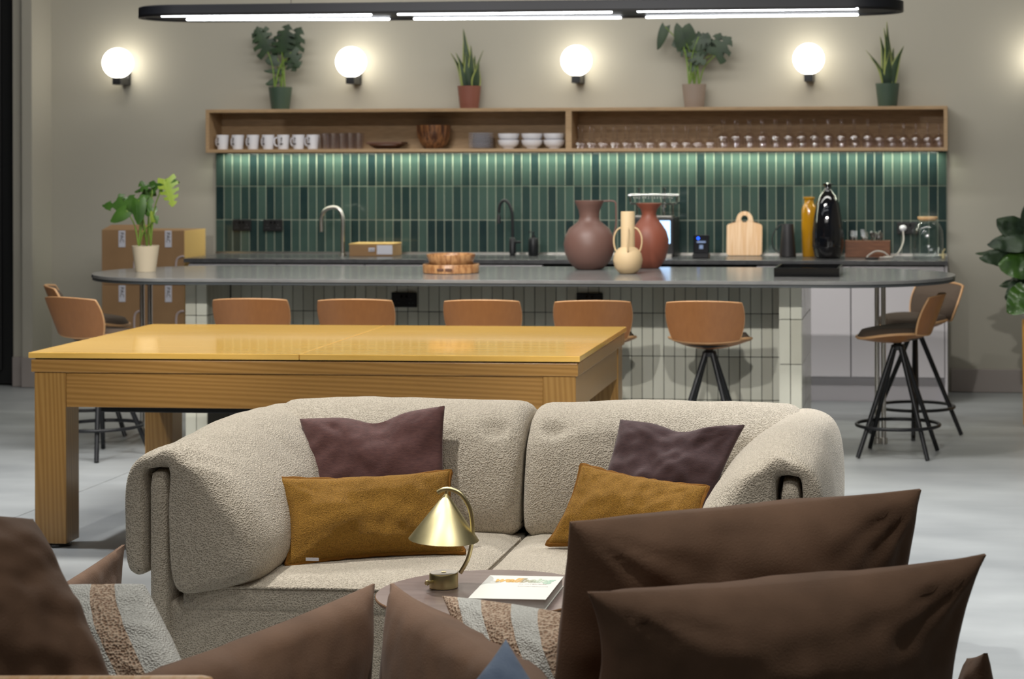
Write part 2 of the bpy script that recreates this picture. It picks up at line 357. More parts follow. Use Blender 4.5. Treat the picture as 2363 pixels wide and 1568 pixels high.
# ================================================================== SHELF
sf = T('wall_shelf', 'long open oak box shelf mounted on the wall above green tiles', 'shelf', (-2.35, 13.07, 1.553))
SHY0, SHY1 = 12.945, WY-.001; sx0, sx1, sz0, sz1 = -4.775, .073, 1.553, 1.838
P('shelf_board', BX(sx0, sx1, SHY0, SHY1, sz0, sz0+.022, .002), 'oak', sf, True)
P('top_board', BX(sx0, sx1, SHY0, SHY1, sz1-.022, sz1, .002), 'oak', sf, True)
for a, b in ((sx0, sx0+.024), (aY(1305, 300, SHY0).x, aY(1319, 300, SHY0).x), (sx1-.024, sx1)):
    P('upright', BX(a, b, SHY0+.001, SHY1, sz0+.022, sz1-.022, .001), 'oak', sf, True)
P('back_panel', BX(sx0+.024, sx1-.024, SHY1-.012, SHY1, sz0+.022, sz1-.022), 'oak', sf, True)
P('light_strip', BX(sx0+.03, sx1-.03, 13.09, 13.11, sz0-.006, sz0), 'black', sf, True)
SF = sz0+.0225
# ================================================================== BACK COUNTER
ct = tag(P('countertop', BX(-4.77, .072, 12.53, WY-.02, .853, .88, .003), 'stone_dark', loc=(-2.35, 12.85, .853)), 'long dark grey stone worktop running under the green tiles', 'countertop')
P('counter_trim', BX(SX0, SX1, WY-.02, WY-.001, .88, .892), 'steel', ct)
bpy.data.objects['counter_trim'].location = V((0, 0, 0))-V((-2.35, 12.85, .853))
edges = [433, 638, 841, 1046, 1252, 1498, 1745, 1963, 2180]
ce = [aY(p, 620, 12.57).x for p in edges]
names = ['leftmost white base cabinet beside the stacked cardboard boxes', 'white base cabinet under the stainless tap, second from the left', 'white base cabinet below the small cardboard carton', 'white base cabinet behind the wooden bowl, left of the black appliances',
         'black built-in appliance behind the mauve vase', 'black built-in appliance under the card reader', 'white base cabinet beside the island end, left of the steel pole', 'rightmost white base cabinet with a tall door by the bare wall']
for i in range(8):
    a, b = ce[i], ce[i+1]; dark = i in (4, 5)
    c = T('built_in_appliance' if dark else 'base_cabinet', names[i], 'appliance' if dark else 'cabinet', ((a+b)/2, 12.85, 0), group='kitchen base units')
    P('body', BX(a+.002, b-.002, 12.6, 13.17, .15, .852), 'black' if dark else 'cab_body', c, True)
    P('door', BX(a+.003, b-.003, 12.575, 12.597, .16, .842, .003), 'black_gloss' if dark else 'cab_white', c, True)
    P('plinth', BX(a, b, 12.66, 12.68, .0, .15), 'cab_white', c, True)
    if dark: P('handle', TB([(a+.06, 12.55, .78), (b-.06, 12.55, .78)], .006), 'steel', c, True)
tag(P('end_panel', BX(ce[8]+.001, .068, 12.57, 13.17, 0, .852, .001), 'cab_white', loc=(.06, 12.87, 0)), 'white end panel closing the cabinets at the right', 'panel')
# ================================================================== ISLAND
IZ = .92; yc = 10.47; ir = .6; il = aZ(157, 635, IZ).x+.03; irx = aZ(2208, 650, IZ).x
it = T('kitchen_island', 'long grey stone topped island with rounded ends and cream tiled base', 'island', ((il+irx)/2, yc, 0))
def stadium(x0, x1, y, r, z, n=20, off=0):
    R = r-off; out = []
    for k in range(n+1): t = -PI/2+PI*k/n; out.append(V((x1-r+R*math.cos(t), y+R*math.sin(t), z)))
    for k in range(n+1): t = PI/2+PI*k/n; out.append(V((x0+r+R*math.cos(t), y+R*math.sin(t), z)))
    return out
bm = NB(); rings(bm, [stadium(il, irx, yc, ir, z, off=of) for z, of in ((IZ-.016, 0), (IZ-.002, 0), (IZ, .002))]); P('worktop', bm, 'stone', it, True, smooth=40)
bm = NB(); rings(bm, [stadium(il, irx, yc, ir, z, off=of) for z, of in ((IZ-.032, .01), (IZ-.030, .004), (IZ-.019, .004), (IZ-.0165, .008))]); P('worktop_edge', bm, 'stone_edge', it, True, smooth=40)
cy0 = 10.17; py0 = 10.52; byk = 10.93
cLx0, cLx1 = aY(427, 800, cy0).x, aY(478, 800, cy0).x
cRx0, cRx1 = aY(1797, 842, cy0).x, aY(1851, 842, cy0).x
bm = NB(); box(bm, cLx0+.01, cLx1-.01, cy0+.01, byk, 0, IZ-.033); box(bm, cRx0+.01, cRx1-.01, cy0+.01, byk, 0, IZ-.033); box(bm, cLx1-.011, cRx0+.011, py0+.01, byk-.02, 0, IZ-.034)
P('base', bm, 'dark_grout', it, True)
zr = [.036+.2248*k for k in range(5)]
rows = [(.002, zr[0]+.2248-.2248)] ; rows = [(zr[k], min(zr[k]+.2248, IZ-.034)) for k in range(4)]
rows.insert(0, (.002, zr[0]))
def tiles(n, x0, x1, yy, face, rws, parent, flip=0):
    w_ = (x1-x0)/n; meshes = {}
    for (z0, z1) in rws:
        h_ = z1-z0; me = None
        for i in range(n):
            u = x0+w_*(i+.5)
            if me is None:
                b_ = BX(-w_/2+.0016, w_/2-.0016, -.005, .005, -h_/2+.0016, h_/2-.0016, .0014, 1)
                if face == 'x': b_.transform(M.Rotation(PI/2, 4, 'Z'))
                o = P('tile', b_, 'cream_tile', parent); me = o.data
            else:
                o = bpy.data.objects.new('tile', me); COL.objects.link(o); o.parent = parent
            loc = V((u, yy, (z0+z1)/2)) if face == 'y' else V((yy, u, (z0+z1)/2))
            o.location = MWD[parent.name].inverted() @ loc
            o.rotation_euler = (0, 0, rnd.uniform(-.012, .012))
tiles(52, cLx1+.002, cRx0-.002, py0+.006, 'y', rows[1:], it)
tiles(2, cLx0, cLx1, cy0+.006, 'y', rows[1:], it)
tiles(2, cRx0, cRx1, cy0+.006, 'y', rows[1:], it)
tiles(14, cy0+.012, byk, cRx1-.006, 'x', rows[1:], it)
tiles(6, cy0+.012, py0, cLx1-.006, 'x', rows[3:], it)
for p, z in (((328, 680), 0), ((346, 680), 0), ((2024, 900), 0), ((2039, 900), 0)):
    q = aY(p[0], p[1], 10.84)
    P('support_pole', LT([(.02, .0), (.02, .03), (.013, .032), (.013, IZ-.036)], 14, (q.x, 10.84, .001)), 'steel', it, True, smooth=40)
def socket(px0, px1, py0_, py1_, y, label):
    a = aY(px0, py0_, y); b = aY(px1, py1_, y); cx_ = (a.x+b.x)/2; cz = (a.z+b.z)/2
    t = T('wall_socket', label, 'socket', (cx_, y, cz), group='black double sockets'); w_ = abs(b.x-a.x)/2; h_ = abs(a.z-b.z)/2
    fp_ = P('face_plate', BX(-w_, w_, 0, .01, -h_, h_, .003), 'black', t)
    for s in (-1, 1):
        P('switch', BX(s*w_*.2-.006, s*w_*.2+.006, -.004, 0, h_*.3, h_*.7, .001), 'black_gloss', fp_)
        b_ = NB()
        for dx, dz in ((0, .012), (-.009, -.008), (.009, -.008)): box(b_, s*w_*.55+dx-.003, s*w_*.55+dx+.003, -.0012, .0, dz-.008-.003, dz-.008+.003)
        P('pin_holes', b_, 'stone_dark', fp_)
    return t
socket(903, 962, 676, 710, py0-.012, 'black double socket on the island tiles beside the left stools')
socket(1330, 1391, 677, 711, py0-.012, 'black double socket on the island tiles behind the fourth stool')
socket(536, 579, 507, 533, WY-.034, 'leftmost black double socket on the green tiles')
socket(607, 652, 507, 534, WY-.034, 'second black double socket on the green tiles, left of the steel tap')
socket(2070, 2120, 513, 541, WY-.034, 'black double socket behind the glass jar with a white plug')
# ================================================================== PENDANT AND GLOBES
PZ = 2.25; px0 = aZ(302, 40, PZ).x; px1 = aZ(2085, 25, PZ).x; pyc = 10.22; prr = .27
pd = T('pendant_light', 'long black oval linear pendant with white light lines above the island', 'pendant light', ((px0+px1)/2, pyc, PZ))
bm = NB(); rings(bm, [stadium(px0, px1, pyc, prr, z, off=of) for z, of in ((PZ+.008, .03), (PZ, .028), (PZ, .0), (PZ+.05, 0), (PZ+.055, .01))]); P('housing', bm, 'pendant_black', pd, True, smooth=35)
P('rim', (lambda b: (rings(b, [stadium(px0, px1, pyc, prr, PZ-.002, off=.012), stadium(px0, px1, pyc, prr, PZ-.002, off=.0), stadium(px0, px1, pyc, prr, PZ+.01, off=-.001), stadium(px0, px1, pyc, prr, PZ+.01, off=.012)], cap=False), b)[1])(NB()), 'black', pd, True, smooth=35)
for (a, ya, b, yb) in ((372, 37, 858, 34), (917, 33, 1413, 28), (1470, 26, 1981, 20), (430, 45, 900, 44), (954, 43.5, 1434, 41), (1490, 40, 1981, 34)):
    q0, q1 = aZ(a, ya, PZ-.002), aZ(b, yb, PZ-.002); d = (q1-q0).normalized()*.004
    P('light_tube', TB([q0, q0+d, q1-d, q1], [.003, .006, .006, .003], 10), 'led_tube', pd, True, smooth=60)
for x in (px0+.8, px1-.8): P('suspension_wire', TB([(x, pyc, PZ+.06), (x, pyc, 3.6)], .0015, 6), 'black', pd, True)
gpx = [(272, 145.5), (810, 143), (1330, 140), (1866, 136), (2403, 132)]
gl = ['leftmost white globe wall light, left of the oak shelf', 'white globe wall light between the tall monstera and the snake plant in a rust pot', 'white globe wall light above the divider of the shelf', 'white globe wall light left of the rightmost snake plant', 'white globe wall light at the right beyond the shelf end']
bpx = [(13, 196, 300), (9, 193, 832), (5, 192, 1347), (1, 190, 1867), (0, 186, 2403)]
for k, ((gx, gy), lb) in enumerate(zip(gpx, gl)):
    q = aY(gx, gy, 13.05); t = T('globe_wall_light', lb, 'wall light', (q.x, WY, q.z), group='globe lights along the wall')
    r = .1005; dy = -.15
    P('globe', LT([(r*math.sin(PI*i/20), -r*math.cos(PI*i/20)) for i in range(21)], 32, (0, dy, 0)), 'globe', t, smooth=80)
    P('bracket', BX(-.028, .028, dy-.028, .0, -.145, -.098, .003), 'black_metal', t)
    P('wall_mount', BX(-.03, .03, -.03, -.001, -.145, -.05, .003), 'black_metal', t)
# ================================================================== SHELF CONTENTS
def onshelf(px, y=13.05): return (aY(px, 340, y).x, y, SF)
# mugs
mug = T('mug', '', 'mug', (0, 0, 0), group='white mugs on the shelf')
P('cup', LT([(.033, 0), (.034, .004), (.0415, .095), (.039, .095), (.032, .008), (.001, .007)], 24), 'white_ceramic', mug, smooth=50)
P('handle', TB(cat([(-.038, 0, .078), (-.056, -.004, .07), (-.060, -.004, .045), (-.053, -.002, .025), (-.035, 0, .02)], 5), .005, 8), 'white_ceramic', mug, smooth=60)
bm = NB(); box(bm, -.004, .004, -.0415, -.039, .062, .078); box(bm, -.010, .008, -.0425, -.040, .03, .04, mi=0); box(bm, -.003, .003, -.044, -.041, .05, .058)
P('printed_mark', bm, 'print_dark', mug)
mlab = ['leftmost white mug against the shelf end', 'second white mug from the left on the shelf', 'third white mug from the left on the shelf', 'middle one of the seven white mugs', 'third white mug from the tumblers, its dark mark facing out', 'second white mug from the tumblers', 'rightmost white mug, next to the glass tumblers']
for k, p in enumerate((514, 549, 584, 619, 654, 689, 722)):
    lo = onshelf(p, 13.03); a = .5 if k < 4 else (-.0 if k == 4 else .35)
    if k == 0: mug.location = lo; mug.rotation_euler.z = -a; mug['label'] = mlab[0]
    else: dup(mug, lo, -a, mlab[k])
tb = T('tumbler', '', 'glass', group='tumblers on the shelf')
P('glass', LT([(.001, .002), (.028, .002), (.0345, .105)], 20, cap=False), 'clear_glass', tb, smooth=50)
n = 0
for row, yy in (('front', 13.0), ('back', 13.1)):
    for k, p in enumerate((748, 767, 787, 806, 825)):
        lo = onshelf(p+(4 if row == 'back' else 0), yy); lo = (lo[0], yy, SF)
        lb = 'clear glass tumbler, %s from the mugs in the %s row' % (ORD[k], row)
        if n == 0: tb.location = lo; tb['label'] = lb
        else: dup(tb, lo, 0, lb)
        n += 1
q = onshelf(893, 13.06)
t = T('wooden_platter', 'low dark wooden platter between the tumblers and the acacia bowl', 'platter', q)
P('dish', LT([(.06, 0), (.075, .004), (.105, .018), (.118, .024), (.116, .03), (.1, .026), (.001, .012)], 32), 'dark_wood', t, smooth=40)
t = T('serving_board', 'dark wooden board resting on the low platter', 'board', (q[0], q[1], q[2]+.030))
P('board', BX(-.119, .119, -.08, .08, 0, .016, .003), 'dark_wood', t)
q = onshelf(1001, 13.06)
t = T('salad_bowl', 'tall dark acacia wood bowl on the oak shelf', 'bowl', q)
bm = NB(); prof = [(.062, 0), (.085, .03), (.105, .075), (.113, .12), (.113, .155), (.106, .155), (.1, .1), (.07, .03), (.001, .02)]
lathe(bm, prof, 40)
for v in bm.verts:
    r = math.hypot(v.co.x, v.co.y)
    if r > .02: k_ = 1+.018*math.cos(12*math.atan2(v.co.y, v.co.x)); v.co.x *= k_; v.co.y *= k_
P('bowl', bm, 'acacia', t, smooth=60)
q = onshelf(1110, 13.05)
pt = T('plate', '', 'plate', q, group='stack of small plates')
P('dish', LT([(.05, 0), (.055, .002), (.082, .004), (.084, .0055), (.08, .006), (.05, .003), (.001, .003)], 32), 'white_ceramic', pt, smooth=40)
for k in range(12):
    lb = 'white side plate, %s from the top of its stack' % ORD[11-k]
    if k == 0: pt['label'] = lb
    else: dup(pt, (q[0], q[1], q[2]+.0088*k), 0, lb)
bw = T('white_bowl', '', 'bowl', group='white bowls on the shelf')
P('bowl', LT([(.036, 0), (.038, .006), (.05, .012), (.066, .03), (.071, .055), (.069, .056), (.062, .032), (.035, .014), (.001, .012)], 28), 'white_ceramic', bw, smooth=50)
n = 0
for p, nm in ((1174, 'left'), (1228, 'middle'), (1279, 'right')):
    for k in range(2):
        q = onshelf(p, 13.05); lo = (q[0], q[1], SF+.042*k); lb = '%s bowl of the %s pair of stacked white bowls' % (('lower', 'upper')[k], nm)
        if n == 0: bw.location = lo; bw['label'] = lb
        else: dup(bw, lo, 0, lb)
        n += 1
cp = T('coupe_glass', '', 'glass', group='upturned coupe glasses')
P('bowl', LT([(.001, .058), (.012, .056), (.028, .042), (.036, .02), (.037, 0)], 20, cap=False), 'clear_glass', cp, smooth=60)
P('stem', LT([(.004, .056), (.003, .07), (.003, .13), (.006, .137)], 10), 'clear_glass', cp, smooth=60)
P('foot', LT([(.001, .136), (.010, .1375), (.032, .1425)], 20, cap=False), 'clear_glass', cp, smooth=60)
wg = T('wine_glass', '', 'glass', group='upturned wine glasses')
P('bowl', LT([(.001, .098), (.014, .095), (.03, .08), (.037, .055), (.036, .03), (.032, 0)], 20, cap=False), 'clear_glass', wg, smooth=60)
P('stem', LT([(.004, .096), (.003, .108), (.003, .168), (.006, .176)], 10), 'clear_glass', wg, smooth=60)
P('foot', LT([(.001, .175), (.010, .1765), (.033, .182)], 20, cap=False), 'clear_glass', wg, smooth=60)
cpx = [1335, 1361, 1388, 1415, 1443, 1470, 1497, 1527, 1554, 1581, 1608, 1636]
wpx = [1666, 1696, 1726, 1757, 1787, 1818, 1848, 1878, 1909, 1940, 1970, 2001]; wsx = [2028, 2056, 2084, 2112, 2140, 2166]
for nm, proto, pxs, sc, what in (('c', cp, cpx, 1, 'upturned coupe glass'), ('w', wg, wpx, 1, 'tall upturned wine glass'), ('s', wg, wsx, .86, 'shorter upturned wine glass')):
    for row, yy in (('front', 13.0), ('back', 13.12)):
        for k, p in enumerate(pxs):
            x = aY(p, 340, 13.0).x+(0 if row == 'front' else .006); lo = (x, yy, SF)
            if nm == 's': lb = '%s, %s in the %s row counting from the shelf\'s right end' % (what, ORD[5-k], row)
            else: lb = '%s, %s in the %s row counting from the left' % (what, ORD[k], row)
            if k == 0 and row == 'front' and nm != 's': proto.location = lo; proto['label'] = lb
            else: dup(proto, lo, 0, lb, (1, 1, sc))
# ================================================================== PLANTS
def leaf_bm(A, B, W, up=(0, -1, 0), lobes=0, droop=.12, n=10, back=.16, shape=1., fold=.18):
    """leaf blade from petiole joint A to tip B, half width W, facing `up`; lobes>0 cuts it like a monstera"""
    bm = NB(); A = V(A); B = V(B); ax = B-A; L = ax.length; d = ax/L; s = d.cross(V(up)).normalized(); nn = s.cross(d).normalized()
    def hw(t): return W*max(0, math.sin(PI*min(1, max(0, (t*.86+.14)))**.8))**.6*(1-.12*t)
    def pt(t, k, sg):
        w_ = hw(t)*k; tt = t-back*k*(1-t)*shape
        p = A+d*(L*tt)+s*(sg*w_); p += nn*(-droop*L*(t*t) - fold*w_*k*.6 + .0)
        return p
    ks = [0, .3, .68, 1]
    for sg in (-1, 1):
        if lobes:
            for i in range(lobes):
                t0, t1 = i/lobes, (i+1)/lobes; g = .2/lobes
                prev = None
                for q, k in enumerate(ks):
                    a = t0+(g*1.2 if q > 1 and i else 0); b = t1-(g*1.2 if q > 1 else 0)
                    row = [bm.verts.new(pt(a+(b-a)*r/3, k, sg)) for r in range(4)]
                    if prev:
                        for r in range(3): bm.faces.new((prev[r], prev[r+1], row[r+1], row[r]))
                    prev = row
        else:
            prev = None
            for k in ks:
                row = [bm.verts.new(pt(r/n, k, sg)) for r in range(n+1)]
                if prev:
                    for r in range(n): bm.faces.new((prev[r], prev[r+1], row[r+1], row[r]))
                prev = row
    bmesh.ops.remove_doubles(bm, verts=bm.verts, dist=1e-5)
    bmesh.ops.solidify(bm, geom=bm.faces[:], thickness=.0008)
    return bm
def ribbed(prof, amp=.0012, n=22, seg=28, c=(0, 0, 0)):
    """profile with fine horizontal ribs"""
    out = []
    for (r0, z0), (r1, z1) in zip(prof, prof[1:]):
        k = max(1, int(abs(z1-z0)/.004))
        for i in range(k): t = i/k; out.append((r0+(r1-r0)*t+(amp if i % 2 else 0), z0+(z1-z0)*t))
    out.append(prof[-1]); return out
def pot(t, r0, r1, h, m_, rib=True):
    pr_ = [(.001, 0), (r0, 0)]; side = [(r0, .001), (r1, h-.004)]
    pr_ += ribbed(side) if rib else side
    pr_ += [(r1+.001, h), (r1-.005, h), (r1-.008, h-.02), (.001, h-.021)]
    pp_ = P('pot', LT(pr_, 32), m_, t, smooth=50); P('soil', LT([(.001, h-.02), (r1-.009, h-.02), (r1-.009, h-.016), (.001, h-.012)], 20), 'soil', pp_)
def plant(label, pot_px, y, z, r0, r1, h, m_, leaves, mleaf='leaf', cat_='plant', name='monstera_plant'):
    q = aY(pot_px[0], pot_px[1], y); t = T(name, label, cat_, (q.x, y, z)); pot(t, r0, r1, h, m_)
    top = V((q.x, y, z+h-.015))
    for k, lf in enumerate(leaves):
        (ax, ay), (bx, by), W, lob, dy = lf[:5]; mm = lf[5] if len(lf) > 5 else mleaf; up = lf[6] if len(lf) > 6 else (0, -1, .25)
        A = aY(ax, ay, y+dy); B = aY(bx, by, y+dy-.02)
        P('leaf', leaf_bm(A, B, W, up, lob), mm, t, True, smooth=60)
        b0 = top+V(((k % 3-1)*r1*.4, ((k*2) % 3-1)*r1*.3, 0)); mid = (b0+A)/2+V(((A.x-b0.x)*-.18, 0, .1*(A.z-b0.z)))
        P('stem', TB(cat([b0, mid, A], 6), [.0045]*6+[.0035]*7, 6), 'stem', t, True, smooth=60)
    return t
# island monstera
plant('monstera in a ribbed cream pot on the left end of the island', (336, 627), 10.45, IZ+.0005, .052, .07, .138, 'beige_pot', [
    ((330, 470), (232, 474), .055, 4, 0), ((352, 425), (308, 440), .05, 4, .05, 'leaf', (0, -.4, 1)), ((384, 415), (398, 476), .058, 5, -.06, 'leaf_bright'),
    ((292, 486), (254, 512), .04, 0, -.04), ((320, 462), (318, 518), .042, 0, -.05, 'leaf'), ((338, 468), (362, 515), .04, 3, -.02),
    ((345, 455), (322, 420), .045, 4, .06), ((300, 478), (272, 450), .048, 3, .05), ((352, 432), (410, 418), .04, 4, .03), ((352, 512), (347, 488), .012, 0, -.03, 'leaf_bright')])
ST = sz1+.0005; YS = 13.08
plant('tall dark monstera in a green ribbed pot on the shelf', (647, 247), YS, ST, .058, .077, .148, 'green_pot', [
    ((618, 120), (590, 62), .085, 4, 0), ((600, 75), (622, 118), .07, 4, .02), ((650, 120), (662, 56), .09, 5, -.02), ((670, 125), (690, 62), .085, 4, 0),
    ((672, 110), (640, 75), .085, 4, .03), ((640, 135), (612, 142), .05, 0, 0), ((672, 120), (690, 155), .06, 3, -.03), ((662, 140), (683, 162), .05, 3, .02),
    ((650, 165), (608, 163), .02, 0, 0), ((640, 185), (613, 195), .028, 0, 0), ((655, 100), (680, 128), .08, 4, 0)], 'leaf_dark')
plant('bushy dark monstera in a taupe pot on the shelf', (1602, 244), YS, ST, .062, .078, .15, 'taupe_pot', [
    ((1578, 108), (1560, 54), .05, 0, 0), ((1584, 100), (1588, 54), .065, 0, 0), ((1590, 112), (1560, 105), .07, 3, .02), ((1612, 85), (1618, 135), .085, 3, 0),
    ((1625, 115), (1606, 78), .085, 4, .03), ((1650, 128), (1684, 84), .085, 3, -.02), ((1648, 122), (1660, 76), .07, 3, .02), ((1598, 120), (1612, 150), .06, 3, 0),
    ((1604, 130), (1628, 146), .05, 3, -.02), ((1605, 150), (1590, 164), .035, 0, 0), ((1535, 62), (1517, 114), .035, 0, 0), ((1600, 95), (1640, 92), .07, 4, 0), ((1570, 95), (1552, 106), .04, 0, .02)], 'leaf_dark')
def snake(label, pot_px, m_, blades, r0=.06, r1=.076, h=.148):
    q = aY(pot_px[0], pot_px[1], YS); t = T('snake_plant', label, 'plant', (q.x, YS, ST)); pot(t, r0, r1, h, m_)
    for (bx, tx, ty, W, dy) in blades:
        A = aY(bx, 196, YS+dy*.4); B = aY(tx, ty, YS+dy); A.z = ST+h-.02; bm = NB(); R = []; n = 14; R_ = rnd.uniform(-.4, .4)
        for i in range(n+1):
            s_ = i/n; p = A.lerp(B, s_)+V(((B.x-A.x)*-.25*math.sin(PI*s_), 0, 0)); w_ = W*(.55+.45*math.sin(PI*min(1, s_*1.15+.1)))*(1-s_**5)+.0008
            sd = V((math.cos(R_+s_*.8), math.sin(R_+s_*.8), 0)); f_ = V((sd.y, -sd.x, 0))
            R.append([p-sd*w_, p-sd*w_*.74+f_*w_*.12, p+f_*w_*.4, p+sd*w_*.74+f_*w_*.12, p+sd*w_, p+sd*w_*.7-f_*.003, p-f_*.0005+f_*w_*.25, p-sd*w_*.7-f_*.003])
        vs = [[bm.verts.new(p) for p in r] for r in R]
        for a, b in zip(vs, vs[1:]):
            for i in range(8):
                f = bm.faces.new((a[i], a[(i+1) % 8], b[(i+1) % 8], b[i])); f.material_index = 1 if i in (0, 3, 4, 7) else 0
        bm.faces.new(vs[0]); bm.faces.new(vs[-1])
        P('leaf', bm, ['leaf_dark', 'leaf_edge'], t, True, smooth=60)
snake('snake plant in a rust ribbed pot on the shelf', (1083, 247), 'rust_pot', [(1070, 1040, 122, .02, 0), (1075, 1052, 122, .028, -.03), (1080, 1069, 66, .03, .01), (1088, 1087, 105, .026, -.02), (1094, 1115, 116, .009, .02), (1098, 1106, 146, .034, -.04), (1082, 1075, 120, .03, -.03), (1090, 1096, 128, .028, .03)])
snake('snake plant in a dark green pot at the right end of the shelf', (2048, 242), 'green_pot', [(2040, 1998, 116, .016, 0), (2042, 2008, 132, .022, -.03), (2046, 2031, 84, .028, .02), (2050, 2047, 50, .034, 0), (2052, 2040, 64, .026, -.02), (2056, 2062, 110, .028, .03), (2058, 2086, 106, .03, -.02), (2050, 2052, 120, .034, -.04), (2044, 2024, 146, .022, -.04)])
# fiddle leaf fig at the right edge, in a yellow planter
fx = aY(2425, 700, 11.6); fg = T('fiddle_leaf_fig', 'broad leaved fig tree in a yellow planter at the right edge', 'plant', (fx.x, 11.6, 0))
P('planter', LT([(.001, 0), (.13, 0), (.155, .01), (.16, .60), (.15, .60), (.145, .56), (.001, .56)], 32), 'yellow_pot', fg, smooth=40)
P('soil', LT([(.001, .56), (.146, .56), (.146, .565), (.001, .575)], 20), 'soil', fg)
P('trunk', TB([(0, 0, .56), (.01, 0, .8), (-.01, .01, 1.1), (0, 0, 1.3)], .013, 8), 'dark_wood', fg, smooth=60)
for (a, b, W, dy, up) in (((2362, 540), (2302, 508), .085, 0, (0, -1, .5)), ((2375, 555), (2280, 560), .08, -.05, (0, -.8, .8)), ((2370, 578), (2252, 576), .07, .02, (0, -.3, 1)), ((2360, 590), (2262, 598), .06, -.06, (0, -1, .1)),
                          ((2372, 610), (2306, 612), .085, -.08, (0, -1, .3)), ((2375, 640), (2306, 656), .075, .05, (0, -.3, 1)), ((2380, 655), (2322, 690), .08, 0, (0, -1, .2)), ((2376, 672), (2328, 722), .09, -.08, (0, -1, .3)), ((2392, 520), (2372, 470), .08, 0, (0, -1, .2)), ((2400, 600), (2470, 560), .09, 0, (0, -1, .4)), ((2400, 650), (2480, 660), .09, .1, (0, -1, .4)), ((2395, 560), (2450, 500), .09, .1, (0, -1, .4))):
    A = aY(*a, 11.6+dy); B = aY(*b, 11.6+dy-.05); bm = leaf_bm(A, B, W, up, 0, .1, 14, .05)
    for v in bm.verts: v.co += V((0, -1, .3))*noise.noise(v.co*24)*.03
    P('leaf', bm, 'leaf_dark' if dy > -.07 else 'leaf', fg, True, smooth=60)
    P('stem', TB([(fx.x, 11.6, A.z-.03), A], .003, 6), 'stem', fg, True)
# ================================================================== BACK COUNTER THINGS
CZ = .8805
def tap(label, pts, r, y, m_, spout_end=True, lever=False):
    P3 = [aY(a, b, y) for a, b in pts]; base = P3[0].copy(); base.z = CZ
    t = T('tap', label, 'tap', base)
    P('base_ring', LT([(.001, 0), (r*1.9, 0), (r*1.9, .008), (r*1.2, .012)], 20, tuple(base)), m_, t, True, smooth=40)
    P('spout', TB(cat([base]+P3[1:], 7), r, 12), m_, t, True, smooth=60)
    if lever:
        z = base.z+.07; P('valve_body', LT([(.001, .012), (.022, .012), (.022, .11), (.014, .12)], 20, tuple(base)), m_, t, True, smooth=40)
        P('lever', TB([(base.x, base.y, z+.02), (base.x+.055, base.y-.01, z+.02)], .008, 10), m_, t, True, smooth=60)
tap('brushed steel swan neck tap at the left of the worktop', [(791, 597), (791, 555), (791, 505), (783, 484), (767, 479), (750, 486), (742, 503), (742, 535)], .0125, 12.95, 'steel')
tap('black swan neck mixer tap beside the soap dispenser', [(1183, 590), (1183, 550), (1182, 495), (1174, 470), (1163, 463), (1154, 472), (1151, 492)], .010, 12.95, 'black_metal', lever=True)
q = aY(1151, 505, 12.95); P('spray_head', LT([(.012, -.03), (.014, -.028), (.012, .02), (.009, .03)], 16, tuple(q)), 'black_metal', bpy.data.objects['tap.001'], True, smooth=40)
q = aY(1231, 588, 12.98); t = T('soap_dispenser', 'small black soap dispenser by the black tap', 'dispenser', (q.x, 12.98, CZ))
P('bottle', LT([(.001, 0), (.03, 0), (.033, .004), (.033, .105), (.028, .115), (.012, .12)], 24), 'black_metal', t, smooth=40)
P('pump', box(LT([(.012, .12), (.012, .132), (.005, .133), (.005, .15), (.009, .151), (.009, .156)], 14), -.035, .002, -.005, .005, .15, .157, .001), 'black_metal', t, smooth=40)
a = aY(806, 592, 12.85); b = aY(906, 560, 12.85)
t = T('cardboard_carton', 'small flat cardboard carton with white label on the worktop', 'box', ((a.x+b.x)/2, 12.85, CZ)); w_ = (b.x-a.x)/2
P('carton_body', BX(-w_, w_, 0, .22, 0, .078, .002), 'card', t)
P('lid', BX(-w_-.002, w_+.002, -.002, .222, .075, .082, .002), 'card_side', t)
P('shipping_label', BX(w_*.28, w_*.99, -.0032, -.0005, .012, .072), 'label_white', t)
P('small_label', BX(-w_*.1, w_*.18, -.0028, -.0005, .03, .055), 'label_white', t)
bm = text_bm('|||||||', .02, .0004); bm.transform(M.Translation((-w_*.06, -.0034, .034)) @ M.Rotation(PI/2, 4, 'X')); P('barcode', bm, 'print_dark', t)
# coffee machine
cxm = aY(1508, 560, 12.9); cm = T('coffee_machine', 'chrome and black coffee machine with glowing screen behind the terracotta vase', 'coffee machine', (cxm.x, 12.95, CZ)); hw_ = .135
P('body', BX(-hw_, hw_, -.06, .2, 0, .25, .008), 'black', cm)
sc_ = P('screen', BX(-.03, .11, -.064, -.058, .085, .232, .004), 'screen', cm)
P('screen_panel', BX(-.01, .045, -.0655, -.0641, .205, .222), 'screen_text', sc_)
P('drip_tray', BX(-hw_+.01, hw_-.01, -.1, -.06, 0, .02, .003), 'steel', cm)
P('top_bar', BX(-.12, .12, -.05, .1, .25, .262, .004), 'steel', cm)
P('boiler', LT([(.001, 0), (.028, 0), (.034, .02), (.03, .045), (.01, .055)], 20, (-.03, 0, .262)), 'chrome', cm, smooth=60)
P('steam_valve', LT([(.008, .262), (.008, .31), (.014, .315), (.016, .33), (.008, .34)], 14, (.065, -.03, 0)), 'chrome', cm, smooth=60)
P('cup_rail', TB(cat([(-.15, -.04, .35), (-.15, -.04, .385), (-.14, -.04, .395), (.14, -.04, .395), (.15, -.04, .385), (.15, -.04, .35)], 4), .007, 8), 'chrome', cm, smooth=60)
P('rack_tray', BX(-.15, .15, -.06, .14, .333, .348, .006), 'chrome', cm)
for k in range(14): P('rail_bead', LT([(.001, -.007), (.007, 0), (.001, .007)], 10, (-.125+k*.019, -.055, .378)), 'chrome', cm, smooth=80)
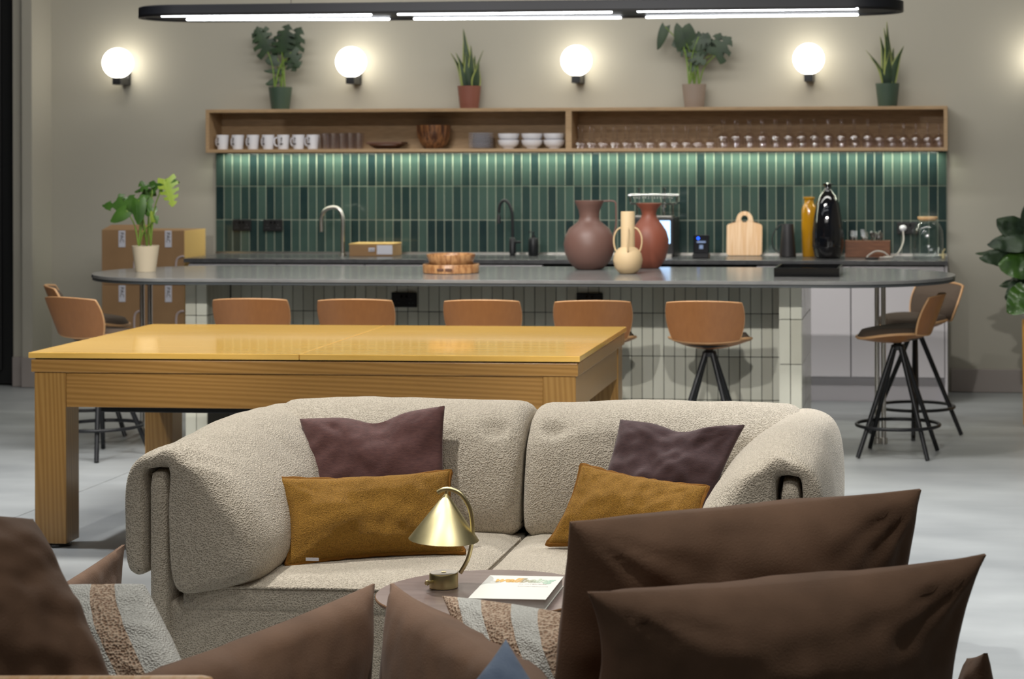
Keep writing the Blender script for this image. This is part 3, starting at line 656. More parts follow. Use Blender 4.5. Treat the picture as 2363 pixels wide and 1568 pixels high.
for s in (-.1, .065):
    P('post', LT([(.005, .348), (.005, .43), (.014, .432), (.014, .44), (.001, .442)], 12, (s, 0, 0)), 'chrome', cm, smooth=40)
for s in (-.115, .115): P('rack_leg', LT([(.006, .262), (.006, .334)], 10, (s, .02, 0)), 'chrome', cm, smooth=40)
# reader with blue ring
q = aY(1618, 598, 12.75); t = T('card_reader', 'black tilted payment reader with a blue light ring', 'card reader', (q.x, 12.75, CZ))
P('stand', BX(-.052, .052, -.03, .05, 0, .03, .004), 'black_metal', t)
bm = BX(-.05, .05, -.006, .006, 0, .12, .005); bm.transform(M.Translation((0, 0, .028)) @ M.Rotation(-.2, 4, 'X')); P('display', bm, 'screen_dark', t)
bm = NB(); tube(bm, [(.007*math.cos(2*PI*i/16), 0, .007*math.sin(2*PI*i/16)) for i in range(16)], .0022, 6, closed=True); bm.transform(M.Translation((-.018, -.006, .126)) @ M.Rotation(-.2, 4, 'X')); P('light_ring', bm, 'blue_led', t)
bm = NB(); box(bm, -.028, .028, -.0072, -.006, .068, .08); box(bm, -.012, .012, -.0072, -.006, .03, .055); bm.transform(M.Translation((0, 0, .028)) @ M.Rotation(-.2, 4, 'X')); P('display_text', bm, 'screen_text', t)
# cutting board with a handle hole
q = aY(1716, 592, 13.02); t = T('cutting_board', 'pale two-tone wooden chopping board leaning on the green tiles', 'board', (q.x, 13.05, CZ))
def outline():
    pts = []
    W, Hh, r = .114, .205, .018
    for cx_, cz, a0 in ((W-r, r, -90), (W-r, Hh-r, 0)):
        for k in range(6): a = math.radians(a0+k*18); pts.append((cx_+r*math.cos(a), cz+r*math.sin(a)))
    pts.append((.072, Hh+.003)); pts.append((.058, Hh+.014))
    for k in range(0, 13): a = math.radians(8+k*164/12); pts.append((.052*math.cos(a), Hh+.03+.052*math.sin(a)))
    pts.append((-.058, Hh+.014)); pts.append((-.072, Hh+.003))
    for cx_, cz, a0 in ((-W+r, Hh-r, 90), (-W+r, r, 180)):
        for k in range(6): a = math.radians(a0+k*18); pts.append((cx_+r*math.cos(a), cz+r*math.sin(a)))
    return pts
ol = outline(); bm = NB(); hc = (0, .237); N_ = len(ol)
def hp(p): a = math.atan2(p[1]-hc[1], p[0]-hc[0]); return (.023*math.cos(a), hc[1]+.023*math.sin(a))
fr = [bm.verts.new((x, 0, z)) for x, z in ol]; bk = [bm.verts.new((x, .018, z)) for x, z in ol]
hf = [bm.verts.new((hp(p)[0], 0, hp(p)[1])) for p in ol]; hb = [bm.verts.new((hp(p)[0], .018, hp(p)[1])) for p in ol]
for i in range(N_):
    j = (i+1) % N_
    for q4 in ((fr[i], fr[j], bk[j], bk[i]), (hf[i], hb[i], hb[j], hf[j]), (fr[i], hf[i], hf[j], fr[j]), (bk[i], bk[j], hb[j], hb[i])):
        try: bm.faces.new(q4)
        except ValueError: pass
bm.transform(M.Translation((0, 0, .003)) @ M.Rotation(-.16, 4, 'X')); P('board', bm, 'maple', t, smooth=30)
# matte black jug
q = aY(1818, 592, 12.95); t = T('water_jug', 'matte black tapered jug with a loop handle', 'jug', (q.x, 12.95, CZ))
P('jug_body', LT([(.001, 0), (.05, 0), (.054, .004), (.045, .1), (.038, .205), (.036, .21), (.034, .2), (.042, .1), (.046, .01), (.001, .008)], 28), 'jug_grey', t, smooth=40)
P('handle', TB(cat([(-.036, 0, .2), (-.05, 0, .203), (-.085, 0, .16), (-.1, 0, .11), (-.085, 0, .05), (-.05, 0, .018)], 6), .004, 8), 'jug_grey', t, smooth=60)
# yellow bottle, dark glass vase
q = aY(1866, 596, 12.93); t = T('yellow_bottle', 'slim glossy amber yellow bottle behind the dark glass vase', 'bottle', (q.x, 12.98, CZ))
P('bottle', LT([(.001, 0), (.04, 0), (.044, .006), (.048, .2), (.047, .3), (.04, .325), (.03, .34), (.03, .365), (.037, .37), (.037, .38), (.028, .381), (.026, .37)], 32), 'yellow_glass', t, smooth=50)
q = aY(1911, 597, 12.85); t = T('glass_vase', 'tall dark blue glossy glass vase with a narrow neck', 'vase', (q.x, 12.82, CZ))
P('vase_body', LT([(.001, 0), (.066, 0), (.084, .01), (.1, .08), (.099, .16), (.088, .26), (.074, .34), (.058, .39), (.036, .415), (.024, .43), (.024, .455), (.034, .462), (.034, .47), (.026, .472), (.02, .46)], 36), 'dark_glass', t, smooth=50)
# cutlery box
a = aY(1950, 593, 12.9); b = aY(2054, 553, 12.9); w_ = (b.x-a.x)/2; xc = (a.x+b.x)/2
t = T('cutlery_box', 'walnut wood box of upright cutlery on the worktop', 'box', (xc, 12.95, CZ)); h_ = .105
P('front_panel', BX(-w_, w_, -.05, -.042, 0, h_, .002), 'box_walnut', t); P('rear_panel', BX(-w_, w_, .042, .05, 0, h_, .002), 'box_walnut', t)
P('side_panel', BX(-w_, -w_+.008, -.042, .042, 0, h_), 'box_walnut', t); P('side_panel', BX(w_-.008, w_, -.042, .042, 0, h_), 'box_walnut', t); P('bottom', BX(-w_+.008, w_-.008, -.042, .042, 0, .008), 'box_walnut', t)
def cutlery(kind, x, y, lean, leany, L_):
    bm = NB(); tube(bm, [(0, 0, .0), (0, 0, L_*.7)], .0035, 8)
    if kind == 'spoon': 
        R = [[V((.013*math.sin(PI*(i+.5)/9)*math.cos(2*PI*k/10), .003*math.sin(2*PI*k/10), L_*.7+.045*(i+.5)/9)) for k in range(10)] for i in range(9)]; rings(bm, R)
    else:
        box(bm, -.01, .01, -.0012, .0012, L_*.7, L_*.78, .001)
        for k in range(4): box(bm, -.01+k*.0057, -.0072+k*.0057, -.001, .001, L_*.78, L_)
    bm.transform(M.Rotation(lean, 4, 'Y') @ M.Rotation(leany, 4, 'X'))
    return tag(P(kind, bm, 'chrome', smooth=60, loc=(0, 0, 0)), '%s'), (xc+x, 12.95+y, CZ+.009)
k = 0
for x, n_, kd, grp in ((-.085, 4, 'fork', 'left'), (-.01, 4, 'fork', 'middle'), (.045, 4, 'spoon', 'centre right'), (.085, 4, 'spoon', 'right')):
    for i in range(n_):
        o, lo = cutlery(kd, x-.016+.008*i, rnd.uniform(-.02, .02), rnd.uniform(-.12, .12) if grp != 'middle' else rnd.uniform(-.2, -.02), rnd.uniform(-.1, .1), rnd.uniform(.15, .168))
        o.location = lo
        tag(o, '%s steel %s in the %s part of the walnut box, counting from the left' % (ORD[i], kd, grp), 'cutlery', 'cutlery in the %s part of the box' % grp)
# plug, cable, jar, brass knick-knack
q = aY(2084, 528, 13.14); t = T('plug_and_cable', 'white plug with a cable drooping onto the worktop', 'plug', (q.x, 13.14, q.z))
P('plug', LT([(.001, -.02), (.012, -.018), (.024, -.002), (.022, .014), (.01, .022), (.001, .023)], 20), 'white_ceramic', t, smooth=60)
bpy.data.objects['plug'].rotation_euler = (0, 0, 0)
pts = [V((q.x, 13.12, q.z-.015)), aY(2085, 555, 13.1), aY(2078, 575, 13.05), aY(2066, 594, 12.95), aY(2040, 597, 12.85), aY(2060, 600, 12.8), aY(2030, 602, 12.78)]
for p in pts[4:]: p.z = CZ+.006
pts[3].z = CZ+.012
P('cable', TB(cat(pts, 8), .0045, 8), 'cable', t, True, smooth=60)
pts = [aY(2054, 590, 12.8), aY(2040, 583, 12.8), aY(2022, 580, 12.8), aY(2008, 587, 12.8), aY(2000, 598, 12.8)]; pts[0].z = CZ+.006; pts[-1].z = CZ+.006
tag(P('charging_lead', TB(cat(pts, 8), .0045, 8), 'cable', smooth=60, loc=(pts[0].x, 12.8, CZ)), 'thin pale lead arching in front of the walnut box', 'cable')
q = aY(2012, 602, 12.72); tag(P('charging_pad', LT([(.001, 0), (.04, 0), (.042, .003), (.04, .009), (.001, .01)], 24), 'black', smooth=40, loc=None), 'flat black charging pad on the worktop', 'charger').location = (q.x, 12.72, CZ)
q = aY(2141, 592, 12.95); t = T('glass_jar', 'large clear glass jar with a pale cork lid', 'jar', (q.x, 12.95, CZ))
P('jar_body', LT([(.001, 0), (.085, 0), (.095, .01), (.099, .1), (.094, .17), (.075, .212), (.058, .225), (.058, .24)], 36, cap=False), 'jar_glass', t, smooth=50)
P('lid', LT([(.001, .232), (.053, .232), (.054, .241), (.063, .242), (.064, .256), (.001, .258)], 28), 'maple', t, smooth=40)
q = aY(2180, 590, 12.9); t = T('brass_tap', 'small brass tap fitting at the right end of the worktop', 'tap', (q.x-.01, 12.83, CZ))
P('valve', box(LT([(.001, 0), (.012, 0), (.012, .01), (.007, .02), (.007, .035)], 14), -.028, .02, -.006, .006, .016, .026, .003), 'brass', t, smooth=40)
P('handle', TB([(-.004, 0, .035), (.012, 0, .06)], .004, 8), 'brass', t, smooth=60)
# ================================================================== ISLAND THINGS
IZ2 = IZ+.0005
q = aZ(1360, 622, IZ); t = T('large_vase', 'large round mauve vase with a flared rim and side handle', 'vase', (q.x, q.y, IZ2))
P('vase_body', LT([(.001, 0), (.06, 0), (.075, .004), (.11, .04), (.132, .09), (.138, .135), (.13, .18), (.108, .22), (.076, .245), (.058, .262), (.052, .285), (.058, .32), (.07, .345), (.077, .362), (.078, .37), (.07, .368), (.045, .3), (.001, .28)], 44), 'mauve', t, smooth=50)
P('handle', TB(cat([(.07, 0, .366), (.12, 0, .368), (.142, 0, .36), (.146, 0, .33), (.146, 0, .24), (.134, 0, .19)], 6), .005, 8), 'mauve', t, smooth=60)
q2 = aZ(1496, 620, IZ); t = T('terracotta_vase', 'terracotta shouldered vase behind the small cream vase', 'vase', (q2.x, q2.y+.03, IZ2))
P('vase_body', LT([(.001, 0), (.052, 0), (.06, .004), (.09, .05), (.106, .11), (.108, .155), (.096, .2), (.07, .24), (.046, .27), (.038, .295), (.046, .32), (.068, .345), (.07, .352), (.062, .351), (.035, .31), (.001, .29)], 44), 'terracotta', t, smooth=50)
q = aZ(1449, 632, IZ); t = T('cream_vase', 'small cream vase with a tall tube neck and ring handles', 'vase', (q.x, q.y, IZ2))
P('vase_body', LT([(.001, 0), (.035, 0), (.045, .003), (.068, .03), (.077, .07), (.07, .105), (.05, .13), (.037, .137), (.036, .14), (.036, .32), (.034, .322), (.032, .318), (.032, .15), (.001, .14)], 36), 'cream_ceramic', t, smooth=50)
for ang in (0, PI, PI*1.5):
    bm = TB(cat([(.036, 0, .238), (.055, 0, .228), (.072, 0, .2), (.076, 0, .165), (.07, 0, .13), (.062, 0, .115)], 6), .0045, 8); bm.transform(M.Rotation(ang-.15 if ang < 4 else ang+.15, 4, 'Z')); P('handle', bm, 'cream_ceramic', t, smooth=60)
q = aZ(1041, 630, IZ); t = T('wooden_tray', 'round slatted wooden tray with cut-out handle under the bowl', 'tray', (q.x, q.y, IZ2))
bm = LT([(.001, 0), (.142, 0), (.146, .003), (.148, .044), (.146, .047), (.138, .047), (.136, .012), (.001, .012)], 40); P('tray_body', bm, 'acacia_light', t, smooth=40)
for s in (-1, 1): P('handle_slot', BX(s*.022-.018, s*.022+.018, -.1495, -.1455, .016, .03, .002), 'dark_wood', t)
t = T('wooden_bowl', 'shallow flared acacia bowl standing in the round tray', 'bowl', (q.x, q.y, IZ2+.0125))
P('bowl', LT([(.001, 0), (.09, 0), (.1, .006), (.118, .05), (.128, .082), (.126, .087), (.119, .085), (.106, .05), (.09, .016), (.001, .012)], 44), 'acacia_light', t, smooth=50)
a = aZ(1785, 640, IZ); b = aZ(1937, 640, IZ); t = T('black_tray', 'rectangular black lipped tray on the right part of the island', 'tray', ((a.x+b.x)/2, a.y+.22, IZ2)); w_ = (b.x-a.x)/2
P('tray_base', BX(-w_, w_, -.2, .2, 0, .008, .002), 'black_gloss', t)
for (x0, x1, y0, y1) in ((-w_, w_, -.2, -.188), (-w_, w_, .188, .2), (-w_, -w_+.012, -.188, .188), (w_-.012, w_, -.188, .188)): P('lip', BX(x0, x1, y0, y1, .008, .045, .002), 'black_gloss', t)
# ================================================================== CARDBOARD BOXES AT THE LEFT
bxw = (aY(427, 700, 12.6).x-aY(234, 700, 12.6).x)/2; bx0 = aY(234, 700, 12.6).x; bh = .352
blab = [['bottom left cardboard box of the stack by the wall', 'bottom right cardboard box next to the cabinet'], ['middle left cardboard box with a pink lamp print', 'middle right cardboard box with a cream lamp print'], ['top left cardboard box with its lid flap raised', 'top right cardboard box behind the potted monstera']]
for r in range(3):
    for c in range(2):
        x = bx0+bxw*(c+.5); t = T('cardboard_box', blab[r][c], 'box', (x, 12.78, r*bh+.001), group='stacked lamp boxes'); hw_ = bxw/2-.003
        bm = BX(-hw_, hw_, -.18, .2, 0, bh-.003, .002)
        bm.normal_update()
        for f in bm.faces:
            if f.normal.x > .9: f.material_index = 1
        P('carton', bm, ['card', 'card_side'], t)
        lx = .03 if c else .0
        lb_ = P('label', BX(lx-.022, lx+.022, -.183, -.1802, bh-.11, bh-.004), 'label_white', t)
        if r: 
            b_ = text_bm('PAC', .036, .0006); b_.transform(M.Translation((lx-.012, -.1838, bh-.014)) @ M.Rotation(PI/2, 4, 'X') @ M.Rotation(-PI/2, 4, 'Z')); P('label_lettering', b_, 'print_dark', lb_)
        pc = 'print_pink' if c == 0 else 'print_cream'
        ax_ = hw_-.055
        P('lamp_print', TB(cat([(ax_, -.181, .06), (ax_, -.181, .14), (ax_+.012, -.181, .172), (ax_+.04, -.181, .185), (hw_-.002, -.181, .182)], 5), .0065, 6, flat=1), 'print_lilac', t)
        bm = NB(); lathe(bm, [(.001, 0), (.018, 0), (.018, .003), (.001, .003)], 20); bm.transform(M.Translation((ax_, -.1835, .05)) @ M.Rotation(-PI/2, 4, 'X')); P('bulb_print', bm, pc, t)
        if r == 2 and c == 0: 
            bm = BX(-hw_, hw_, 0, .16, -.002, .002); bm.transform(M.Translation((0, -.18, bh-.002)) @ M.Rotation(.18, 4, 'X')); P('lid_flap', bm, 'card', t)
# ================================================================== BAR STOOLS
def sq(a, b, k=.45): return a*math.sqrt(1-k*b*b), b*math.sqrt(1-k*a*a)
def make_stool(label, dark=True):
    t = T('bar_stool', label, 'stool', group='tan plywood bar stools')
    def back(a, b):
        x, z = sq(a, b, .2)
        hw2 = .188+.012*z; ang = x*.8
        p = V((hw2*math.sin(ang)/math.sin(.8), -.165-(z+1)*.038+.15*(1-math.cos(ang))*1.3, .722+z*.103)); n = V((math.sin(ang)*.8, -math.cos(ang), .3)).normalized(); return p, n
    bkr = P('backrest', plate(NB(), 20, 12, back, lambda a, b: .006, lambda a, b: -.006), 'brown_ply', t, smooth=50)
    rim = []
    nn = 64
    for k in range(nn):
        q_ = k/nn*8
        if q_ < 2: a, b = -1+q_, -1
        elif q_ < 4: a, b = 1, -1+(q_-2)
        elif q_ < 6: a, b = 1-(q_-4), 1
        else: a, b = -1, 1-(q_-6)
        rim.append(back(a, b)[0]+V((0, .003, 0)))
    P('backrest_edge', TB(rim, .0058, 6, closed=True), 'ply_edge', bkr, smooth=60)
    P('backrest_cushion', plate(NB(), 16, 10, lambda a, b: (lambda q_: (q_[0], -q_[1]))(back(a*.99, b*.97)), lambda a, b: .008+.062*((1-a*a)*(1-b*b))**.32, lambda a, b: .0065), 'stool_fabric', t, smooth=60)
    def seat(a, b):
        x, y = sq(a, b, .5); e = (abs(x)**3)
        p = V((x*(.205+.01*y), y*.185+.025, .592+x*x*.055*(.65-.35*y)+.035*max(0, -y)**2+.012*max(0, y)**2-.012*(1-x*x)*(1-y*y))); return p, V((0, 0, 1))
    ssh = P('seat_shell', plate(NB(), 18, 18, seat, lambda a, b: .006, lambda a, b: -.008), 'brown_ply', t, smooth=50)
    P('seat_cushion', plate(NB(), 18, 18, lambda a, b: (lambda q_: (q_[0], q_[1]))(seat(a*.97, b*.97)), lambda a, b: .008+.062*((1-a*a)*(1-b*b))**.4, lambda a, b: .0065), 'stool_fabric', t, smooth=60)
    P('seat_rim', TB([seat(*ab)[0] for ab in [(-1+q_/8, -1) for q_ in range(16)]+[(1, -1+q_/8) for q_ in range(16)]+[(1-q_/8, 1) for q_ in range(16)]+[(-1, 1-q_/8) for q_ in range(16)]], .0068, 6, closed=True), 'ply_edge', ssh, smooth=60)
    P('swivel', LT([(.02, .535), (.035, .54), (.035, .56), (.02, .565), (.02, .578), (.06, .582), (.125, .598), (.13, .602), (.001, .605)], 24), 'black_metal', t, smooth=40)
    for k in range(4):
        a = PI/4+k*PI/2; d = V((math.cos(a), math.sin(a), 0))
        P('leg', TB([d*.022+V((0, 0, .56)), d*.25+V((0, 0, .004))], [.014, .0115], 10), 'black_metal', t, smooth=60)
    P('foot_ring', TB([(.212*math.cos(2*PI*i/40), .212*math.sin(2*PI*i/40), .155) for i in range(40)], .009, 8, closed=True), 'black_metal', t, smooth=60)
    return t
st = make_stool('fully visible tan bar stool seen from behind, right of the wooden table')
def stool_at(px, y, rz, lb, first=False, z=.835):
    x = aY(px, 703, y-.2).x; lo = (x, y, 0)
    if first: st.location = lo; st.rotation_euler.z = rz; return st
    return dup(st, lo, rz, lb)
stool_at(1626, 10.02, -.02, '', True)
stool_at(1356, 10.02, .12, 'tan bar stool behind the right corner of the wooden table')
stool_at(1105, 10.02, .06, 'tan bar stool behind the middle of the wooden table, third from the right')
stool_at(812, 10.02, .06, 'tan bar stool left of the first island socket')
stool_at(568, 10.02, .08, 'tan bar stool in front of the island\'s left tiled column')
def stool_c(x, y, rz, lb): return dup(st, (x, y, 0), rz, lb)
q = aY(2072, 900, 10.45); stool_c(q.x, 10.45, PI/2-.14, 'nearer bar stool at the island\'s right end, turned to the left')
q = aY(2112, 900, 11.2); s2 = stool_c(q.x, 11.2, PI/2+.75, 'farther bar stool at the island\'s right end with a dark padded back')
q = aY(226, 700, 10.0); stool_c(q.x, 10.02, -.45, 'nearer bar stool at the island\'s left end')
q = aY(200, 700, 10.75); stool_c(q.x, 10.8, -1.15, 'farther bar stool at the island\'s left end, mostly hidden')
# ================================================================== WOODEN TABLE
tc = [aZ(76, 814, .77), aZ(1350.6, 823, .77), aZ(1435, 754.5, .77), aZ(342, 748, .77)]
cen = sum(tc, V((0, 0, 0)))/4; rot = math.atan2(((tc[1]-tc[0])+(tc[2]-tc[3])).y, ((tc[1]-tc[0])+(tc[2]-tc[3])).x)
TW = ((tc[1]-tc[0]).length+(tc[2]-tc[3]).length)/4; TD = ((tc[3]-tc[0]).length+(tc[2]-tc[1]).length)/4
tt = T('dining_table', 'large glossy honey oak table with a two-piece top and square legs', 'table', (cen.x, cen.y, 0), rot)
sx = -.005
P('table_top', BX(-TW, sx-.0015, -TD, TD, .748, .77, .002), 'table_gloss', tt); P('table_top', BX(sx+.0015, TW, -TD, TD, .748, .77, .002), 'table_gloss', tt)
P('dark_gap_sheet', BX(-TW+.02, TW-.02, -TD+.02, TD-.02, .742, .7478), 'black', tt)  # black sheet standing in for the dark gap under the top
P('rail', BX(-TW+.008, TW-.008, -TD+.006, -TD+.12, .692, .7418, .003), 'table_wood', tt); P('rail', BX(-TW+.008, TW-.008, TD-.12, TD-.006, .692, .7418, .003), 'table_wood', tt)
P('rail', BX(-TW+.008, -TW+.12, -TD+.1201, TD-.1201, .692, .7418, .003), 'table_wood_up', tt); P('rail', BX(TW-.12, TW-.008, -TD+.1201, TD-.1201, .692, .7418, .003), 'table_wood_up', tt)
lw = .128; lx = TW-.018; ly = TD-.014
P('apron', BX(-lx+lw, lx-lw, -ly+.004, -ly+.03, .555, .6918, .002), 'table_wood', tt); P('apron', BX(-lx+lw, lx-lw, ly-.03, ly-.004, .555, .6918, .002), 'table_wood', tt)
P('apron', BX(lx-.03, lx-.004, -ly+lw, ly-lw, .555, .6918, .002), 'table_wood_up', tt); P('apron', BX(-lx+.004, -lx+.03, -ly+lw, ly-lw, .555, .6918, .002), 'table_wood_up', tt)
P('underframe', BX(-lx+.25, lx-.25, -ly+.05, ly-.05, .53, .6, .004), 'black', tt)
for sx_ in (-1, 1):
    for sy in (-1, 1):
        x0 = sx_*lx; y0 = sy*ly
        P('leg', BX(min(x0, x0-sx_*lw), max(x0, x0-sx_*lw), min(y0, y0-sy*lw), max(y0, y0-sy*lw), .018, .6918, .003), 'table_wood_up', tt)
        P('foot', LT([(.001, 0), (.05, 0), (.055, .004), (.05, .018), (.001, .018)], 24, (x0-sx_*lw/2, y0-sy*lw/2, 0)), 'black', tt)
# ================================================================== SOFA
SCX = -1.2055; SF0, SB = 5.19, 6.28
so = T('boucle_sofa', 'cream boucle two-seat sofa with padded throw-over arms', 'sofa', (SCX, 5.7, 0))
def wob(bm, amp=.006, sc=5, seed=0):
    for v in bm.verts:
        q_ = v.co*sc+V((seed*3.1, 0, 0)); v.co += V((noise.noise(q_), noise.noise(q_+V((9, 3, 1))), noise.noise(q_+V((2, 8, 5)))*1.0))*amp
def softbox(x0, x1, y0, y1, z0, z1, r=.04, n=(16, 16, 4), crown=.0):
    bm = NB(); cx_, cy_, cz = (x0+x1)/2, (y0+y1)/2, (z0+z1)/2; hx, hy, hz = (x1-x0)/2, (y1-y0)/2, (z1-z0)/2
    bmesh.ops.create_cube(bm, size=2)
    bmesh.ops.subdivide_edges(bm, edges=bm.edges[:], cuts=14, use_grid_fill=True)
    for v in bm.verts:
        p = V((v.co.x*hx, v.co.y*hy, v.co.z*hz)); rr = min(r, hx, hy, hz)
        # even out samples near the edges
        q_ = V([math.copysign(min(abs(p[i]), [hx, hy, hz][i]-rr), p[i]) for i in range(3)]); d = p-q_
        if d.length > 1e-6: p = q_+d.normalized()*rr*min(1, max(abs(d[i]) for i in range(3))/rr)
        k = (1-v.co.x**2)*(1-v.co.y**2)
        if crown: p.z += math.copysign(crown*max(0, k)**.5, v.co.z) if v.co.z > 0 else 0
        v.co = p+V((cx_, cy_, cz))
    return bm
bm = softbox(SCX-.862, SCX+.862, SF0, SB-.05, .03, .37, .02); wob(bm, .003); P('base', bm, 'boucle', so, True, smooth=180)
for s in (-1, 1):   # upright arm panels
    xc_ = SCX+s*.8345; bm = softbox(xc_-.0295, xc_+.0295, SF0-.022, SB-.08, .03, .716, .028); P('arm_panel', bm, 'boucle', so, True, smooth=180)
bm = softbox(SCX-.8, SCX+.8, SB-.09, SB-.03, .03, .72, .028); P('back_panel', bm, 'boucle', so, True, smooth=180)
for k, (a, b) in enumerate(((SCX-.78, SCX-.012), (SCX-.012+.004, SCX+.78))):
    bm = softbox(a, b, SF0-.004, 6.02, .335, .418, .022, crown=.018); wob(bm, .003, 4, k)
    sc = P('seat_cushion', bm, 'boucle', so, True, smooth=180)
    P('seam', TB([(a+.03, SF0-.004, .405), ((a+b)/2, SF0-.006, .409), (b-.012, SF0-.003, .406), (b-.002, SF0+.02, .412), (b-.003, 5.9, .412)], .0035, 6), 'boucle', sc, True, smooth=60)
# throw-over arm pads: profile around the panel (u inward, z)
PR = [(-.06, .435), (-.084, .455), (-.09, .52), (-.09, .62), (-.083, .69), (-.06, .737), (-.02, .762), (.03, .768), (.09, .752), (.15, .712), (.205, .655), (.25, .59), (.278, .52), (.283, .465), (.265, .425), (.22, .40), (.15, .385), (.085, .385), (.05, .405), (.036, .46), (.033, .6), (.032, .70), (.016, .722), (-.016, .722), (-.031, .70), (-.032, .6), (-.033, .46), (-.042, .438)]
prc = [(p.x, p.z) for p in cat([(u, 0, z) for u, z in PR], 3, True)]
def arm_pad(s):
    bm = NB(); R = []; n = len(prc); Y0, Y1 = SF0-.03, SB-.06; Rv = .11
    cxm, czm = .12, .56
    ysamp = [0, .004, .014, .032, .058, .085, .11]+[.11+(Y1-Y0-.22)*i/26 for i in range(1, 26)]+[Y1-Y0-d for d in (.11, .085, .058, .032, .014, .004, 0)]
    for yy in ysamp:
        e = min(yy, Y1-Y0-yy); k = 1-math.sqrt(max(0, 1-(1-min(1, e/Rv))**2)); e2 = min(1, e/.03); k2 = 1-math.sqrt(max(0, 1-(1-e2)**2))
        ring = []
        for i, (u, z) in enumerate(prc):
            a = V((prc[(i+1) % n][0]-prc[i-1][0], prc[(i+1) % n][1]-prc[i-1][1])).normalized(); nx, nz = -a.y, a.x   # outward for this winding is (−z',u')
            nx, nz = -nx, -nz
            w_ = min(1, max(0, (u-.05)/.12)); w_ = w_*w_*(3-2*w_)
            off = k*.052*w_+k2*.012*(1-w_)
            uu, zz = u+nx*off, z+nz*off
            ring.append((uu, zz))
        t_ = yy/(Y1-Y0)
        R.append([V((SCX-s*(.8345-uu), Y0+yy, zz+.012*math.sin(PI*t_)*(1 if zz > .6 else 0))) for uu, zz in ring])
    vs = rings(bm, R, True, False)
    anc = [(0, 84), (12, 72), (24, 66), (30, 63), (57, 57)]
    for rg in (vs[0], vs[-1]):       # end faces: ladder between the outer path and the slot path
        for (a0, b0), (a1, b1) in zip(anc, anc[1:]):
            m_ = max(a1-a0, b0-b1)
            for k in range(m_):
                i0, i1 = a0+round((a1-a0)*k/m_), a0+round((a1-a0)*(k+1)/m_); j0, j1 = b0+round((b1-b0)*k/m_), b0+round((b1-b0)*(k+1)/m_)
                f_ = []
                for q_ in (rg[i0 % n], rg[i1 % n], rg[j1 % n], rg[j0 % n]):
                    if q_ not in f_: f_.append(q_)
                if len(f_) > 2:
                    try: bm.faces.new(f_)
                    except ValueError: pass
    for v in bm.verts:      # creases pulled towards the front of the pad, and soft lumps
        u = (.8345-abs(v.co.x-SCX)); d = v.co.y-Y0
        if v.co.z > .6 and -.05 < u < .28:
            v.co.z += .010*math.sin((u-d*.8)*70)*math.exp(-(d/.16)**2)*math.exp(-((u-.07)/.09)**2)
    wob(bm, .010, 3.2, s); wob(bm, .004, 11, s+4)
    return bm
for s in (1, -1): P('arm_pad', arm_pad(s), 'boucle', so, True, smooth=60)
BP = [(5.905, .425), (5.892, .50), (5.905, .60), (5.935, .68), (5.975, .73), (6.04, .768), (6.12, .785), (6.2, .775), (6.26, .735), (6.285, .66), (6.285, .5), (6.26, .43), (6.1, .41), (5.96, .41)]
bpc = [(p.y, p.z) for p in cat([(0, y, z) for y, z in BP], 5, True)]
for k, (a, b) in enumerate(((SCX-.81, SCX-.016), (SCX-.010, SCX+.81))):
    bm = NB(); R = []; rr = .05; n = len(bpc)
    xsamp = [0, .002, .008, .018, .033, .05]+[.05+(b-a-.1)*i/24 for i in range(1, 24)]+[b-a-d for d in (.05, .033, .018, .008, .002, 0)]
    cyb = 6.09; czb = .6
    for xx in xsamp:
        e = min(xx, b-a-xx); kk = 1-math.sqrt(max(0, 1-(1-min(1, e/rr))**2)); ring = []
        sag = .010*math.sin(PI*xx/(b-a))
        for i, (y, z) in enumerate(bpc):
            ta = V((bpc[(i+1) % n][0]-bpc[i-1][0], bpc[(i+1) % n][1]-bpc[i-1][1])).normalized(); ny, nz = ta.y, -ta.x
            if (y+ny*.01-cyb)**2+(z+nz*.01-czb)**2 > (y-cyb)**2+(z-czb)**2: ny, nz = -ny, -nz
            ring.append(V((a+xx, y+ny*kk*.045, z+nz*kk*.045+(sag if z > .7 else 0))))
        R.append(ring)
    rings(bm, R, True, True)
    seam = SCX-.013
    for v in bm.verts:
        d = abs(v.co.x-seam); 
        if v.co.z > .6: v.co += V((0, .016, -.012))*math.exp(-((d-.09)/.03)**2)*math.exp(-((v.co.z-.725)/.02)**2)*1.3
    wob(bm, .007, 4, k+2); wob(bm, .003, 12, k)
    P('back_cushion', bm, 'boucle', so, True, smooth=60)
# ================================================================== SCATTER CUSHIONS ON THE SOFA
def cushion(name, label, crn, T0, m_, piping=None, pr=.004, **kw):
    ml = m_ if isinstance(m_, (list, tuple)) else [m_]
    bm, out = pillow(crn, T0, **kw); c = sum([V(p) for p in crn], V((0, 0, 0)))/4; base = V((c.x, c.y, min(V(p).z for p in crn)))
    t = T(name, label, 'cushion', base)
    cv_ = P('cover', bm, ml, t, True, smooth=60)
    if piping:
        rr = random.Random(len(label)); o2 = [p+V((0, 0, rr.uniform(-.002, .002))) for p in out]
        P('piping', TB(cat(o2, 2, True), pr, 6, closed=True), piping, cv_, True, smooth=60)
    return t
cushion('plum_cushion', 'plum linen cushion with a dented top on the sofa\'s left side', [aY(712, 1150, 5.80), aY(1030, 1175, 5.80), aY(1026, 938, 5.92), aY(692, 968, 5.93)], .055, 'plum', conc=.045, chop=.2, wr=.008, seed=1, chopw=.3, wrad=.004)
cushion('plum_cushion', 'dark plum linen cushion folded on the sofa\'s right side', [aY(1375, 1160, 5.80), aY(1620, 1210, 5.72), aY(1718, 982, 5.86), aY(1432, 970, 5.93)], .05, 'plum_dark', conc=.045, chop=.17, wr=.012, seed=5, chopw=.35, wrad=.006)
